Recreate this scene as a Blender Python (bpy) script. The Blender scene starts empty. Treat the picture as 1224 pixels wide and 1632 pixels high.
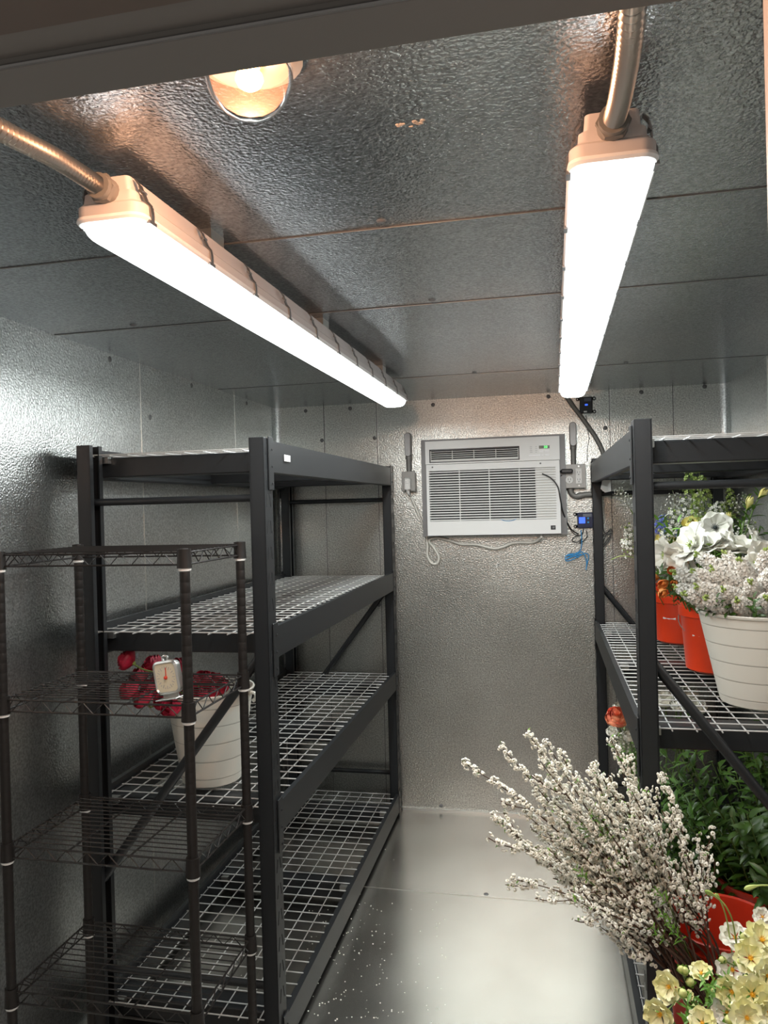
import bpy, math, random
from mathutils import Vector, Matrix, Quaternion

# ------------------------------------------------------------------ camera, world, exposure
S = bpy.context.scene
COL = S.collection
PI = math.pi
cam_d = bpy.data.cameras.new('camera'); cam = bpy.data.objects.new('camera', cam_d); COL.objects.link(cam)
cam_d.sensor_fit = 'VERTICAL'; cam_d.sensor_height = 36.0; cam_d.lens = 1222.0 / 1632.0 * 36.0
cam_d.clip_start = 0.05
_Y = Vector((270.0, 16.0, -1222.0)).normalized()
_X = Vector((5512.0, 135.0, 1224.0)); _X = (_X - _Y * _X.dot(_Y)).normalized()
_Z = _X.cross(_Y)
CR = Matrix((_X, _Y, _Z))            # camera -> world rotation
CAM = Vector((0, 0, 1.62))
cam.matrix_world = Matrix.Translation(CAM) @ CR.to_4x4()
S.camera = cam
S.view_settings.view_transform = 'Standard'; S.view_settings.look = 'None'
S.view_settings.gamma = 1.0; S.view_settings.use_curve_mapping = False
S.view_settings.exposure = 0.95
W = bpy.data.worlds.new('world'); S.world = W; W.use_nodes = True
W.node_tree.nodes['Background'].inputs[0].default_value = (1.0, 0.93, 0.85, 1)
W.node_tree.nodes['Background'].inputs[1].default_value = 0.22
LED = 5.6           # emission of the two tube diffusers
LED_W = 15.5        # radiance of the area lamp added just below each diffuser
BULB = 60.0        # emission of the incandescent bulb
BULB_W = 10.0       # its lamp, watts
S.cycles.max_bounces = 12; S.cycles.glossy_bounces = 9; S.cycles.diffuse_bounces = 4
S.cycles.transparent_max_bounces = 12; S.cycles.caustics_reflective = True
S.cycles.sample_clamp_indirect = 3.0
try:
    S.cycles.use_denoising = True; S.cycles.denoising_prefilter = 'ACCURATE'; S.cycles.denoising_input_passes = 'RGB_ALBEDO_NORMAL'; S.cycles.use_adaptive_sampling = False
except Exception: pass

ZC, YB, XL, XR = 2.176, 4.007, -1.49, 0.84
rng = random.Random(7)

def hit(u, v, ax, val):               # point of the photographed place seen at (u, v), at known depth
    r = CR @ Vector(((u - 612) / 1222.0, -(v - 816) / 1222.0, -1.0)).normalized()
    return CAM + r * ((val - CAM[ax]) / r[ax])

# ------------------------------------------------------------------ materials
def mat(name, col, rough=.5, metal=0., spec=.5, **k):
    m = bpy.data.materials.new(name); m.use_nodes = True
    nt = m.node_tree; b = nt.nodes['Principled BSDF']
    b.inputs['Base Color'].default_value = (*col, 1); b.inputs['Roughness'].default_value = rough
    b.inputs['Metallic'].default_value = metal; b.inputs['Specular IOR Level'].default_value = spec
    for kk, v in k.items(): b.inputs[kk].default_value = v
    return m
def nodes(m): return m.node_tree.nodes, m.node_tree.links, m.node_tree.nodes['Principled BSDF']
def vary(m, c1, c2, scale=8., detail=3., stretch=None, lo=.35, hi=.65, rough=None):
    N, L, b = nodes(m)
    tc = N.new('ShaderNodeTexCoord'); mp = N.new('ShaderNodeMapping'); nz = N.new('ShaderNodeTexNoise'); cr = N.new('ShaderNodeValToRGB')
    L.new(tc.outputs['Object'], mp.inputs[0]); L.new(mp.outputs[0], nz.inputs['Vector']); L.new(nz.outputs['Fac'], cr.inputs[0])
    if stretch: mp.inputs['Scale'].default_value = stretch
    nz.inputs['Scale'].default_value = scale; nz.inputs['Detail'].default_value = detail
    cr.color_ramp.elements[0].position = lo; cr.color_ramp.elements[1].position = hi
    cr.color_ramp.elements[0].color = (*c1, 1); cr.color_ramp.elements[1].color = (*c2, 1)
    L.new(cr.outputs[0], b.inputs['Base Color'])
    if rough:
        mr = N.new('ShaderNodeMapRange'); mr.inputs[3].default_value, mr.inputs[4].default_value = rough
        L.new(nz.outputs['Fac'], mr.inputs[0]); L.new(mr.outputs[0], b.inputs['Roughness'])
    return m
def bump(m, layers):
    N, L, b = nodes(m)
    prev = None
    tc = N.new('ShaderNodeTexCoord')
    for scale, detail, dist, strength, stretch in layers:
        mp = N.new('ShaderNodeMapping'); mp.inputs['Scale'].default_value = stretch
        nz = N.new('ShaderNodeTexNoise'); nz.inputs['Scale'].default_value = scale; nz.inputs['Detail'].default_value = detail
        bp = N.new('ShaderNodeBump'); bp.inputs['Distance'].default_value = dist; bp.inputs['Strength'].default_value = strength
        L.new(tc.outputs['Object'], mp.inputs[0]); L.new(mp.outputs[0], nz.inputs['Vector']); L.new(nz.outputs['Fac'], bp.inputs['Height'])
        if prev: L.new(prev.outputs[0], bp.inputs['Normal'])
        prev = bp
    L.new(prev.outputs[0], b.inputs['Normal'])
    return m
def spangle_and_glints(m, scale, lo=.72, hi=1.22):      # base-colour mottling: galvanised spangle plus painted light and dark of the embossing
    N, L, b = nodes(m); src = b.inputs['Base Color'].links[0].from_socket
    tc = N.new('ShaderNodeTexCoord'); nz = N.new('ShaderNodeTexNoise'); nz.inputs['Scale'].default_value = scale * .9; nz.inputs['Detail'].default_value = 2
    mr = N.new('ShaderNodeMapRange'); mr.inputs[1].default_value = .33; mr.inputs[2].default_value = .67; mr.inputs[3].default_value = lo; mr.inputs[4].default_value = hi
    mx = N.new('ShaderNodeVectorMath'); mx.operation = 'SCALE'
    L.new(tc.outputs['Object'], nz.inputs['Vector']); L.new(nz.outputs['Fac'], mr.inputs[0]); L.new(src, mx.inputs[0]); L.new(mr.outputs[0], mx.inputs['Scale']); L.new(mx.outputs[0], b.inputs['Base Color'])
def stucco(name, c1, c2, r, grain=1., sc_=170, st_=.55):
    m = mat(name, c1, r, 1.0)
    vary(m, c1, c2, 2.2, 5, rough=(r - .04, r + .07))
    spangle_and_glints(m, sc_)
    bump(m, [(1.6, 2, .02, .25, (1, 1, 1)), (sc_, 1.6, .0016 * grain, st_, (1, 1, 1))])
    return m
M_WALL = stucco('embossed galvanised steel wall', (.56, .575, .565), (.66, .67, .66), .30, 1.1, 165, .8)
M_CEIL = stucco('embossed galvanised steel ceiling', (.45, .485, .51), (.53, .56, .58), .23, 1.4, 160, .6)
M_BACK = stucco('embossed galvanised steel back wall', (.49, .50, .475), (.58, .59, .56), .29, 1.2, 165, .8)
M_FLOOR = mat('aluminium floor plate', (.62, .61, .58), .36, 1.0)
vary(M_FLOOR, (.52, .50, .465), (.62, .60, .56), 3.0, 4, lo=.3, hi=.7, rough=(.20, .30))
bump(M_FLOOR, [(2.0, 2, .012, .2, (1, 1, 1)), (70, 3, .0005, .2, (1, 5, 1))])
M_SEAM = mat('dark panel joint', (.12, .12, .12), .6, .3)
M_SEAML = mat('bright folded panel edge', (.75, .75, .72), .3, 1.0)
M_PLUG = mat('grey plastic plug', (.16, .16, .16), .5)
M_RACK = mat('charcoal powder coated steel', (.0125, .014, .0155), .40, 0.0, .45)
bump(M_RACK, [(420, 1, .0004, .3, (1, 1, 1))])
M_SLOT = mat('dark slot', (.004, .004, .004), .8)
M_DECK = mat('galvanised wire', (.62, .62, .60), .38, .35)
M_BLACKW = mat('black epoxy wire', (.010, .008, .007), .42, 0, .4)
M_STEEL = mat('zinc steel', (.55, .55, .53), .35, 1.0)
M_LATCH = mat('dull steel latch', (.25, .25, .25), .4, .9)
M_FRAME = mat('grey sheet metal frame', (.20, .20, .20), .5, .6)
M_WPLAS = mat('white plastic', (.78, .78, .76), .38)
M_WPLAS2 = mat('matt white plastic', (.70, .69, .66), .5)
M_LENS = mat('opal diffuser', (.9, .9, .9), .4); 
M_LENS.node_tree.nodes['Principled BSDF'].inputs['Emission Color'].default_value = (.94, .99, .985, 1)
M_LENS.node_tree.nodes['Principled BSDF'].inputs['Emission Strength'].default_value = LED
M_RIM = mat('translucent lens rim', (.85, .86, .86), .35)
M_HOUS = mat('light grey polycarbonate housing', (.56, .53, .52), .45)
M_CONG = mat('grey conduit', (.20, .195, .18), .5, .2)
M_FLEX = mat('flexible metal conduit', (.42, .38, .34), .28, 1.0)
M_BOXG = mat('grey outlet box', (.27, .265, .25), .45, .5)
M_DARK = mat('black plastic', (.012, .012, .013), .4)
M_NAVY = mat('navy plastic', (.008, .012, .045), .35)
M_BLUE = mat('blue display', (.02, .05, .6), .4); nodes(M_BLUE)[2].inputs['Emission Color'].default_value = (.05, .15, 1, 1); nodes(M_BLUE)[2].inputs['Emission Strength'].default_value = .7
M_GREEN = mat('green digits', (.1, .8, .1), .4); nodes(M_GREEN)[2].inputs['Emission Color'].default_value = (.15, 1, .25, 1); nodes(M_GREEN)[2].inputs['Emission Strength'].default_value = .8
M_LCD = mat('dark display', (.02, .05, .03), .3)
M_BCORD = mat('blue cord', (.02, .25, .55), .5)
M_GCORD = mat('grey cord', (.10, .10, .10), .5)
M_WCORD = mat('off white cord', (.62, .60, .54), .45)
M_GREYTXT = mat('grey print', (.42, .42, .42), .6)
M_HEAD = mat('taupe door frame', (.125, .10, .085), .5, .1)
M_HEADL = mat('grey door gasket', (.16, .152, .142), .55)
M_JAMB = mat('white door jamb', (.62, .58, .55), .5)
M_BUCK = mat('white bucket plastic', (.72, .70, .62), .35)
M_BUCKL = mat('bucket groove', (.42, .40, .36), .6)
M_ORANGE = mat('orange bucket plastic', (.78, .055, .012), .32)
M_RED = mat('red bucket plastic', (.55, .035, .012), .33)
M_DIAL = mat('cream dial', (.70, .66, .50), .4)
M_POINT = mat('red pointer', (.6, .05, .02), .4)
def petal_mat(name, c1, c2, sc=30., sss=.15, r=.55):
    m = mat(name, c1, r); vary(m, c1, c2, sc, 2)
    b = m.node_tree.nodes['Principled BSDF']; b.inputs['Subsurface Weight'].default_value = 0
    return m
M_ROSE = petal_mat('crimson petal', (.28, .006, .025), (.55, .018, .055), 40)
M_WHITE = petal_mat('white petal', (.72, .72, .62), (.85, .84, .78))
M_STOCK = petal_mat('ivory ruffled petal', (.78, .73, .66), (.86, .84, .78), 50)
M_SPIR = petal_mat('spirea blossom white', (.84, .80, .68), (.90, .88, .79), 60)
M_SPIRC = mat('blossom centre', (.30, .32, .14), .6)
M_CREAM = petal_mat('cream yellow petal', (.78, .76, .36), (.85, .84, .58), 25)
M_YEL = petal_mat('yellow petal', (.78, .66, .16), (.82, .78, .35), 25)
M_GOLD = mat('golden centre', (.80, .42, .02), .6)
M_PEACH = petal_mat('coral petal', (.75, .15, .10), (.78, .32, .16), 20)
M_TORG = petal_mat('orange tulip petal', (.75, .16, .02), (.62, .30, .08), 30)
M_BLUEP = petal_mat('blue petal', (.06, .09, .42), (.20, .26, .60), 30)
M_LEAF = petal_mat('dark green leaf', (.028, .075, .008), (.06, .14, .015), 14, r=.4)
M_LEAF2 = petal_mat('bright green leaf', (.09, .22, .02), (.16, .32, .04), 14, r=.45)
M_STEM = mat('green stem', (.12, .20, .04), .5)
M_BUDG = petal_mat('green bud', (.22, .34, .06), (.40, .48, .14), 30)
M_TWIG = mat('brown twig', (.075, .035, .018), .7)
M_DRY = mat('grey green twig', (.32, .32, .24), .7)
M_CENTB = mat('dark flower eye', (.03, .04, .04), .6)
M_GLASS = bpy.data.materials.new('thin clear globe glass'); M_GLASS.use_nodes = True
N, L, b = M_GLASS.node_tree.nodes, M_GLASS.node_tree.links, M_GLASS.node_tree.nodes['Principled BSDF']
tr = N.new('ShaderNodeBsdfTransparent'); tr.inputs[0].default_value = (1, .93, .86, 1)
tl = N.new('ShaderNodeBsdfTranslucent'); tl.inputs[0].default_value = (.05, .034, .026, 1)
gl = N.new('ShaderNodeBsdfGlossy'); gl.inputs['Roughness'].default_value = .12
fr = N.new('ShaderNodeLayerWeight'); fr.inputs[0].default_value = .10
m1 = N.new('ShaderNodeMixShader'); m2 = N.new('ShaderNodeMixShader'); m1.inputs[0].default_value = .14
L.new(tr.outputs[0], m1.inputs[1]); L.new(tl.outputs[0], m1.inputs[2]); L.new(fr.outputs['Fresnel'], m2.inputs[0])
L.new(m1.outputs[0], m2.inputs[1]); L.new(gl.outputs[0], m2.inputs[2]); L.new(m2.outputs[0], N['Material Output'].inputs[0])
M_BULB = mat('glowing bulb', (1, .8, .6), .4); nodes(M_BULB)[2].inputs['Emission Color'].default_value = (1, .50, .17, 1); nodes(M_BULB)[2].inputs['Emission Strength'].default_value = BULB

# ------------------------------------------------------------------ mesh builder
class MB:
    def __init__(s): s.v = []; s.f = []; s.m = []
    def add(s, vs, fs, mi=0):
        o = len(s.v); s.v += [tuple(p) for p in vs]; s.f += [tuple(i + o for i in f) for f in fs]; s.m += [mi] * len(fs); return s
    def box(s, a, b, mi=0, bev=0.):
        x0, y0, z0 = a; x1, y1, z1 = b
        if bev <= 0:
            vs = [(x, y, z) for z in (z0, z1) for x, y in ((x0, y0), (x1, y0), (x1, y1), (x0, y1))]
            return s.add(vs, [(3, 2, 1, 0), (4, 5, 6, 7), (0, 1, 5, 4), (1, 2, 6, 5), (2, 3, 7, 6), (3, 0, 4, 7)], mi)
        # chamfered box: rounded-rect rings in XY
        c = bev; rings = []
        for z, i in ((z0, c), (z0 + c, 0), (z1 - c, 0), (z1, c)):
            X0, X1, Y0, Y1 = x0 + i, x1 - i, y0 + i, y1 - i; k = c
            rings.append([(X0 + k, Y0, z), (X1 - k, Y0, z), (X1, Y0 + k, z), (X1, Y1 - k, z), (X1 - k, Y1, z), (X0 + k, Y1, z), (X0, Y1 - k, z), (X0, Y0 + k, z)])
        return s.loft(rings, mi)
    def loft(s, rings, mi=0, caps=True, closed=True):
        n = len(rings[0]); vs = [p for r in rings for p in r]; fs = []
        for i in range(len(rings) - 1):
            for j in range(n if closed else n - 1):
                a, b_ = i * n + j, i * n + (j + 1) % n
                fs.append((a, b_, b_ + n, a + n))
        if caps: fs += [tuple(range(n - 1, -1, -1)), tuple(range((len(rings) - 1) * n, len(rings) * n))]
        return s.add(vs, fs, mi)
    def obox(s, p, q, w, h, up=(0, 0, 1), mi=0):       # bar of section w x h from p to q
        p, q = Vector(p), Vector(q); d = (q - p).normalized(); u = Vector(up); sd = d.cross(u)
        if sd.length < 1e-4: sd = d.cross(Vector((1, 0, 0)))
        sd.normalize(); u = sd.cross(d)
        return s.loft([[c + sd * a * w / 2 + u * b_ * h / 2 for a, b_ in ((-1, -1), (1, -1), (1, 1), (-1, 1))] for c in (p, q)], mi)
    def tube(s, pts, r, n=8, mi=0, caps=True):
        pts = [Vector(p) for p in pts]; k = len(pts); rings = []
        rs = r if isinstance(r, (list, tuple)) else [r] * k
        ref = None
        for i in range(k):
            d = (pts[min(i + 1, k - 1)] - pts[max(i - 1, 0)])
            if d.length < 1e-9: d = Vector((0, 0, 1))
            d.normalize()
            if ref is None:
                ref = d.cross(Vector((0, 0, 1)) if abs(d.z) < .9 else Vector((1, 0, 0))).normalized()
            else:
                ref = ref - d * ref.dot(d)
                if ref.length < 1e-6: ref = d.orthogonal()
                ref.normalize()
            o = d.cross(ref)
            rings.append([pts[i] + (ref * math.cos(2 * PI * j / n) + o * math.sin(2 * PI * j / n)) * rs[i] for j in range(n)])
        return s.loft(rings, mi, caps)
    def lathe(s, prof, n=32, c=(0, 0, 0), mi=0, caps=False, axis=None):
        rings = []
        for r, z in prof: rings.append([(c[0] + r * math.cos(2 * PI * j / n), c[1] + r * math.sin(2 * PI * j / n), c[2] + z) for j in range(n)])
        return s.loft(rings, mi, caps)
    def blob(s, c, r, n=8, mi=0, sz=1., m=None):
        prof = [(max(1e-4, math.sin(PI * i / (n // 2 + 1))) * r, -math.cos(PI * i / (n // 2 + 1)) * r * sz) for i in range(n // 2 + 2)]
        o = len(s.v); s.lathe(prof, n, (0, 0, 0), mi, False)
        M_ = Matrix.Translation(Vector(c)) @ (m if m else Matrix())
        s.v[o:] = [tuple(M_ @ Vector(p)) for p in s.v[o:]]
        return s
    def tf(s, o, M_): s.v[o:] = [tuple(M_ @ Vector(p)) for p in s.v[o:]]
    def grid(s, fn, nu, nv, mi=0):
        vs = [fn(i / nu, j / nv) for i in range(nu + 1) for j in range(nv + 1)]
        fs = [(i * (nv + 1) + j, i * (nv + 1) + j + 1, (i + 1) * (nv + 1) + j + 1, (i + 1) * (nv + 1) + j) for i in range(nu) for j in range(nv)]
        return s.add(vs, fs, mi)
    def mesh(s, name, mats, smooth=False):
        me = bpy.data.meshes.new(name); me.from_pydata(s.v, [], s.f)
        for m in (mats if isinstance(mats, (list, tuple)) else [mats]): me.materials.append(m)
        if any(s.m): me.polygons.foreach_set('material_index', s.m)
        if smooth:
            me.polygons.foreach_set('use_smooth', [True] * len(me.polygons))
            if smooth != 'all': me.set_sharp_from_angle(angle=math.radians(40))
        me.update(); return me
    def build(s, name, mats, parent=None, smooth=False, off=None, origin=None, **k):
        if off is None and parent is not None and not k.get('local'): off = wloc(parent)
        if origin is not None: off = Vector(origin)
        if off is not None and off.length > 0: s.v = [(x - off.x, y - off.y, z - off.z) for x, y, z in s.v]
        o = bpy.data.objects.new(name, s.mesh(name, mats, smooth)); COL.objects.link(o)
        if parent: o.parent = parent
        if origin is not None: o.location = origin
        return o
def wloc(o):
    v = Vector((0, 0, 0))
    while o: v = v + o.location; o = o.parent
    return v
def tag(o, label=None, cat=None, group=None, kind=None):
    if label: o['label'] = label
    if cat: o['category'] = cat
    if group: o['group'] = group
    if kind: o['kind'] = kind
    return o
def thing(name, loc, label, cat, group=None, rz=0):
    o = bpy.data.objects.new(name, None); COL.objects.link(o); o.location = loc; o.rotation_euler = (0, 0, rz); o.empty_display_size = .02
    return tag(o, label, cat, group)
def put(name, me, parent, M_=None):
    o = bpy.data.objects.new(name, me); COL.objects.link(o); o.parent = parent
    if M_ is not None: o.matrix_local = M_
    return o
def spline(P, n=8):
    P = [Vector(p) for p in P]; out = []
    for i in range(len(P) - 1):
        a, b_, c, d = P[max(i - 1, 0)], P[i], P[i + 1], P[min(i + 2, len(P) - 1)]
        for j in range(n):
            t = j / n; out.append(.5 * ((2 * b_) + (c - a) * t + (2 * a - 5 * b_ + 4 * c - d) * t * t + (3 * b_ - a - 3 * c + d) * t ** 3))
    return out + [P[-1]]
def aim(p, d, roll=0., sc=1.):        # matrix: origin p, local +Z along d
    q = Vector(d).normalized().to_track_quat('Z', 'Y')
    return Matrix.Translation(Vector(p)) @ q.to_matrix().to_4x4() @ Matrix.Rotation(roll, 4, 'Z') @ Matrix.Scale(sc, 4)

# ------------------------------------------------------------------ the room
T = .08
def struct(name, mb, m, parent=None, **k):
    o = mb.build(name, m, parent, **k)
    if parent is None: o['kind'] = 'structure'
    return o
floor = struct('floor', MB().box((XL - T, .38, -T), (XR + T, YB + T, 0)), M_FLOOR)
ceil = struct('ceiling', MB().box((XL - T, .60, ZC), (XR + T, YB + T, ZC + T)), M_CEIL)
wl = struct('wall_left', MB().box((XL - T, .60, 0), (XL, YB + T, ZC)), M_WALL)
wr = struct('wall_right', MB().box((XR, .60, 0), (XR + T, YB + T, ZC)), M_WALL)
wb = struct('wall_back', MB().box((XL - .001, YB, 0), (XR + .001, YB + T, ZC)), M_BACK)
HZ = 1.984; JX = .155
wf = struct('wall_front', MB().box((XL - T, .52, 0), (-.80, .60, ZC)).box((JX + .03, .52, 0), (XR + T, .60, ZC)).box((-.80, .52, HZ + .03), (JX + .03, .60, ZC)), M_WALL)
for o_ in (floor, ceil, wl, wr): pass
# door frame: header and jambs, the photo is taken through it
hd = struct('trim_1', MB().box((-.90, .40, HZ + .006), (JX + .12, .519, HZ + .22), 0, .002).box((-.90, .36, HZ + .016), (JX + .12, .47, HZ + .22), 0, .002), M_HEAD)
MB().box((-.84, .547, HZ), (JX + .03, .601, HZ + .0295), 0, .002).box((-.84, .5, HZ + .008), (JX + .03, .548, HZ + .029)).build('gasket_strip', M_HEADL, hd)
MB().tube([(-.84, .546, HZ + .001), (JX, .546, HZ + .001)], .0018, 6).build('bead', M_FRAME, hd)
struct('trim_2', MB().box((JX, .40, 0), (JX + .0295, .602, HZ), 0, .003), M_JAMB)
struct('trim_3', MB().box((-.83, .40, 0), (-.80, .602, HZ), 0, .003), M_JAMB)
struct('trim_4', MB().tube([(-.80, .58, .006), (JX, .58, .006)], .006, 6), M_FRAME)
# panel joints, corner coves
def seam(name, a, b, m=M_SEAM, w=.0022): return struct(name, MB().box(a, b), m, None)
j = MB()
for y in (1.497, 2.097, 3.28): j.box((XL, y - .0012, ZC - .0012), (XR, y + .0012, ZC + .001))
j.build('joint_strip', M_SEAM, ceil)
j = MB()
for y in (1.499, 2.099, 3.282): j.box((XL, y, ZC - .002), (XR, y + .0012, ZC + .001))
j.build('folded_edge', M_SEAML, ceil)
j = MB()
for x in (-1.2075, -.913, .2855, .587): j.box((x - .0015, YB - .002, .03), (x + .0015, YB + .001, ZC))
j.build('joint_strip', M_SEAM, wb)
j = MB(); j.box((-.911, YB - .003, 1.9), (-.908, YB + .001, ZC)); j.box((.289, YB - .003, 1.9), (.291, YB + .001, ZC)); j.build('folded_edge', M_SEAML, wb)
j = MB()
for y in (2.595, 3.46): j.box((XL - .001, y - .0015, .03), (XL + .002, y + .0015, ZC))
j.build('joint_strip', M_SEAML, wl)
j = MB()
for y in (3.3, 2.6): j.box((XR - .002, y - .0015, .03), (XR + .001, y + .0015, ZC))
j.build('joint_strip', M_SEAML, wr)
j = MB(); j.box((XL, 3.154, -.001), (XR, 3.157, .0015)); j.build('joint_strip', M_SEAML, floor)
def cove(name, x0, x1):
    mb = MB(); n = 8; r = .035; sx = 1 if x1 > x0 else -1
    pr = [(x0 + sx * (r - r * math.sin(t * PI / 2 / n)), YB - (r - r * math.cos(t * PI / 2 / n))) for t in range(n + 1)]
    mb.loft([[(x, y, z) for x, y in pr] for z in (0.0, ZC)], 0, False, False)
    return struct(name, mb, M_WALL, smooth=True)
cove('trim_5', XL, XL + 1); cove('trim_6', XR, XR - 1)
struct('trim_7', MB().box((XL, YB - .012, 0), (XR, YB, .012)), M_SEAML)
struct('trim_8', MB().box((XL, .7, 0), (XL + .012, YB, .012)), M_SEAML)
def plug(p, n, par):
    o = MB(); o.lathe([(.0001, .0035), (.006, .0035), (.0095, .0015), (.0105, 0)], 16)
    q = o.mesh('plug', M_PLUG, True); return put('plug', q, par, aim(p, n))
for u, v in ((487, 655), (513, 702), (558, 651), (597, 698), (690, 645), (874, 632), (965, 682), (1022, 625), (1123, 616), (703, 1284), (604, 964)):
    p = hit(u, v, 1, YB); plug(p, (0, -1, 0), wb)
for y, z in ((2.398, 2.155), (3.013, 2.155), (2.66, 1.982), (3.613, 2.155), (2.52, 1.1)): plug((XL, y, z), (1, 0, 0), wl)
for x, y in ((-.314, 1.464), (-.308, 2.062), (-.312, 3.245), (-1.2, 2.06), (.3, 3.245)): plug((x, y, ZC), (0, 0, -1), ceil)
plug((-.311, 3.179, 0), (0, 0, 1), floor)
# scuffs and spilt droplets
sc = MB()
for cx, cy, r in ((-.204, 1.107, .006), (-.177, 1.103, .008), (-.190, 1.115, .003)):
    for k in range(5): sc.lathe([(.0001, -.0006), (r * rng.uniform(.25, .5), -.0006), (r * .55, 0)], 7, (cx + rng.uniform(-r, r), cy + rng.uniform(-r, r) * .7, ZC))
sc.build('scuff', mat('pale scuff', (.34, .31, .27), .7), ceil)
sc = MB()
for k in range(9):
    x, z, r = -.291 + rng.uniform(-.012, .012), 1.302 + rng.uniform(-.012, .01), rng.uniform(.003, .008)
    sc.add([(x + r * math.cos(a * PI / 3) * rng.uniform(.5, 1), YB - .0006, z + r * math.sin(a * PI / 3) * rng.uniform(.5, 1)) for a in range(6)], [(0, 1, 2, 3, 4, 5)])
sc.build('scuff', M_WPLAS2, wb)
dr = MB()
for k in range(230):
    u = rng.uniform(490, 720); v = rng.uniform(1440, 1630)
    if rng.random() < (u - 560) / 200: continue
    p = hit(u, v, 2, 0); r = rng.uniform(.0012, .003); dr.blob((p.x, p.y, .0004), r, 6, 0, .5)
for k in range(40):
    p = Vector((rng.uniform(-1.2, -.5), rng.uniform(2.2, 3.6), 0)); dr.blob((p.x, p.y, .0004), .002, 6, 0, .5)
tag(dr.build('water_droplets', M_WHITE, origin=(-.6, 2.4, 0)), 'tiny pale specks scattered on the metal floor beside the left rack', 'specks', kind='stuff')

# ------------------------------------------------------------------ ceiling lights
def rrect(x0, x1, y0, y1, r, z, n=5):
    pts = []
    for cx, cy, a0 in ((x1 - r, y0 + r, -PI / 2), (x1 - r, y1 - r, 0), (x0 + r, y1 - r, PI / 2), (x0 + r, y0 + r, PI)):
        for i in range(n + 1):
            a = a0 + PI / 2 * i / n; pts.append((cx + r * math.cos(a), cy + r * math.sin(a), z))
    return pts
def led(xc, label, conduit, gdir, clip_sides):
    y0, y1 = 1.085, 3.335; w = .058
    t = thing('linear_ceiling_light', (xc, (y0 + y1) / 2, ZC), label, 'ceiling light', 'linear ceiling lights')
    h = MB()
    h.loft([rrect(xc - w, xc + w, y0, y1, .022, 2.088), rrect(xc - w, xc + w, y0, y1, .022, 2.106), rrect(xc - w + .004, xc + w - .004, y0 + .004, y1 - .004, .02, 2.110), rrect(xc - w + .012, xc + w - .012, y0 + .004, y1 - .004, .012, 2.112),
            rrect(xc - w + .013, xc + w - .013, y0 + .006, y1 - .006, .012, 2.126), rrect(xc - w + .02, xc + w - .02, y0 + .007, y1 - .007, .008, 2.128), rrect(xc - w + .022, xc + w - .022, y0 + .008, y1 - .008, .008, 2.150)])
    h.build('housing', M_HOUS, t, True)
    for y in (y0 + .35, y0 + 1.1, y1 - .35): MB().box((xc - .03, y - .03, 2.149), (xc + .03, y + .03, ZC)).build('mounting_bracket', M_STEEL, t)
    r = MB(); r.loft([rrect(xc - w - .002, xc + w + .002, y0 - .002, y1 + .002, .023, 2.089), rrect(xc - w - .003, xc + w + .003, y0 - .003, y1 + .003, .023, 2.084), rrect(xc - w, xc + w, y0, y1, .022, 2.080), rrect(xc - w + .008, xc + w - .008, y0 + .008, y1 - .008, .018, 2.0795)])
    r.build('lens_rim', M_RIM, t, True)
    d = MB(); rings = []
    for k in range(7):
        a = PI / 2 * k / 6; ins = .007 + .028 * (1 - math.cos(a)); z = 2.080 - .026 * math.sin(a)
        rings.append(rrect(xc - w + ins, xc + w - ins, y0 + ins, y1 - ins, max(.004, .020 - ins * .3), z))
    d.loft(rings); d.build('diffuser', M_LENS, t, True)
    l_ = bpy.data.lights.new('tube_lamp', 'AREA'); l_.shape = 'RECTANGLE'; l_.size = .085; l_.size_y = y1 - y0 - .05; l_.energy = LED_W * l_.size * l_.size_y * PI; l_.color = (.94, .99, .985)
    o_ = bpy.data.objects.new('tube_lamp', l_); COL.objects.link(o_); o_.parent = t; o_.location = (0, 0, 2.0525 - ZC)
    for s in clip_sides:
        for k in range(11):
            y = y0 + .034 + k * .2182; c = MB(); x = xc + s * w
            P_ = [Vector(q) for q in ((x - s * .0165, y - .012, 2.146), (x - s * .009, y - .013, 2.136), (x - s * .006, y - .010, 2.124), (x - s * .004, y - .003, 2.114), (x + s * .002, y, 2.106), (x + s * .003, y + .001, 2.094), (x + s * .003, y + .001, 2.082))]
            for a, b_ in zip(P_, P_[1:]): c.obox(a, b_, .010, .0022, (s, 0, 0))
            c.box((min(x - s * .002, x + s * .0045), y - .010, 2.0775), (max(x - s * .002, x + s * .0045), y + .012, 2.083))
            c.tube([(x - s * .008, y - .016, 2.128), (x - s * .008, y + .002, 2.128)], .0028, 8)
            c.build('latch', M_LATCH, t, True)
    g = MB(); gp = Vector((xc, y0, 2.126))
    g.tube([gp + Vector((0, .012, 0)), gp, gp + gdir * .022], [.021, .021, .020], 16); g.tube([gp + gdir * .006, gp + gdir * .014], .0235, 6)
    g.build('cable_gland', M_CONG, t, True)
    f = MB(); pts = spline([gp + gdir * .015] + conduit, 15); L_ = []; rs = []
    for i in range(len(pts) - 1):
        L_ += [pts[i], (pts[i] + pts[i + 1]) / 2]; rs += [.0152, .0122]
    f.tube(L_, rs, 14)
    o = f.build('flexible_conduit', M_FLEX, origin=gp, smooth=True)
    return t, o
lt, lc = led(-.674, 'lit strip light on the ceiling above the tall left black rack', [Vector((-.69, .99, 2.135)), Vector((-.70, .86, 2.128)), Vector((-.72, .70, 2.14))], Vector((0, -1, 0)), (-1, 1))
tag(lc, 'copper-tinted corrugated metal conduit entering the end of the left strip light', 'conduit')
rt, rc_ = led(.0905, 'lit strip light on the ceiling right of the bulb, ending above the air conditioner', [Vector((.094, 1.0, 2.125)), Vector((.094, .88, 2.13)), Vector((.085, .71, 2.145))], Vector((0, -1, 0)), (-1, 1))
tag(rc_, 'curved corrugated metal conduit coming down to the end of the right strip light', 'conduit')

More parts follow.
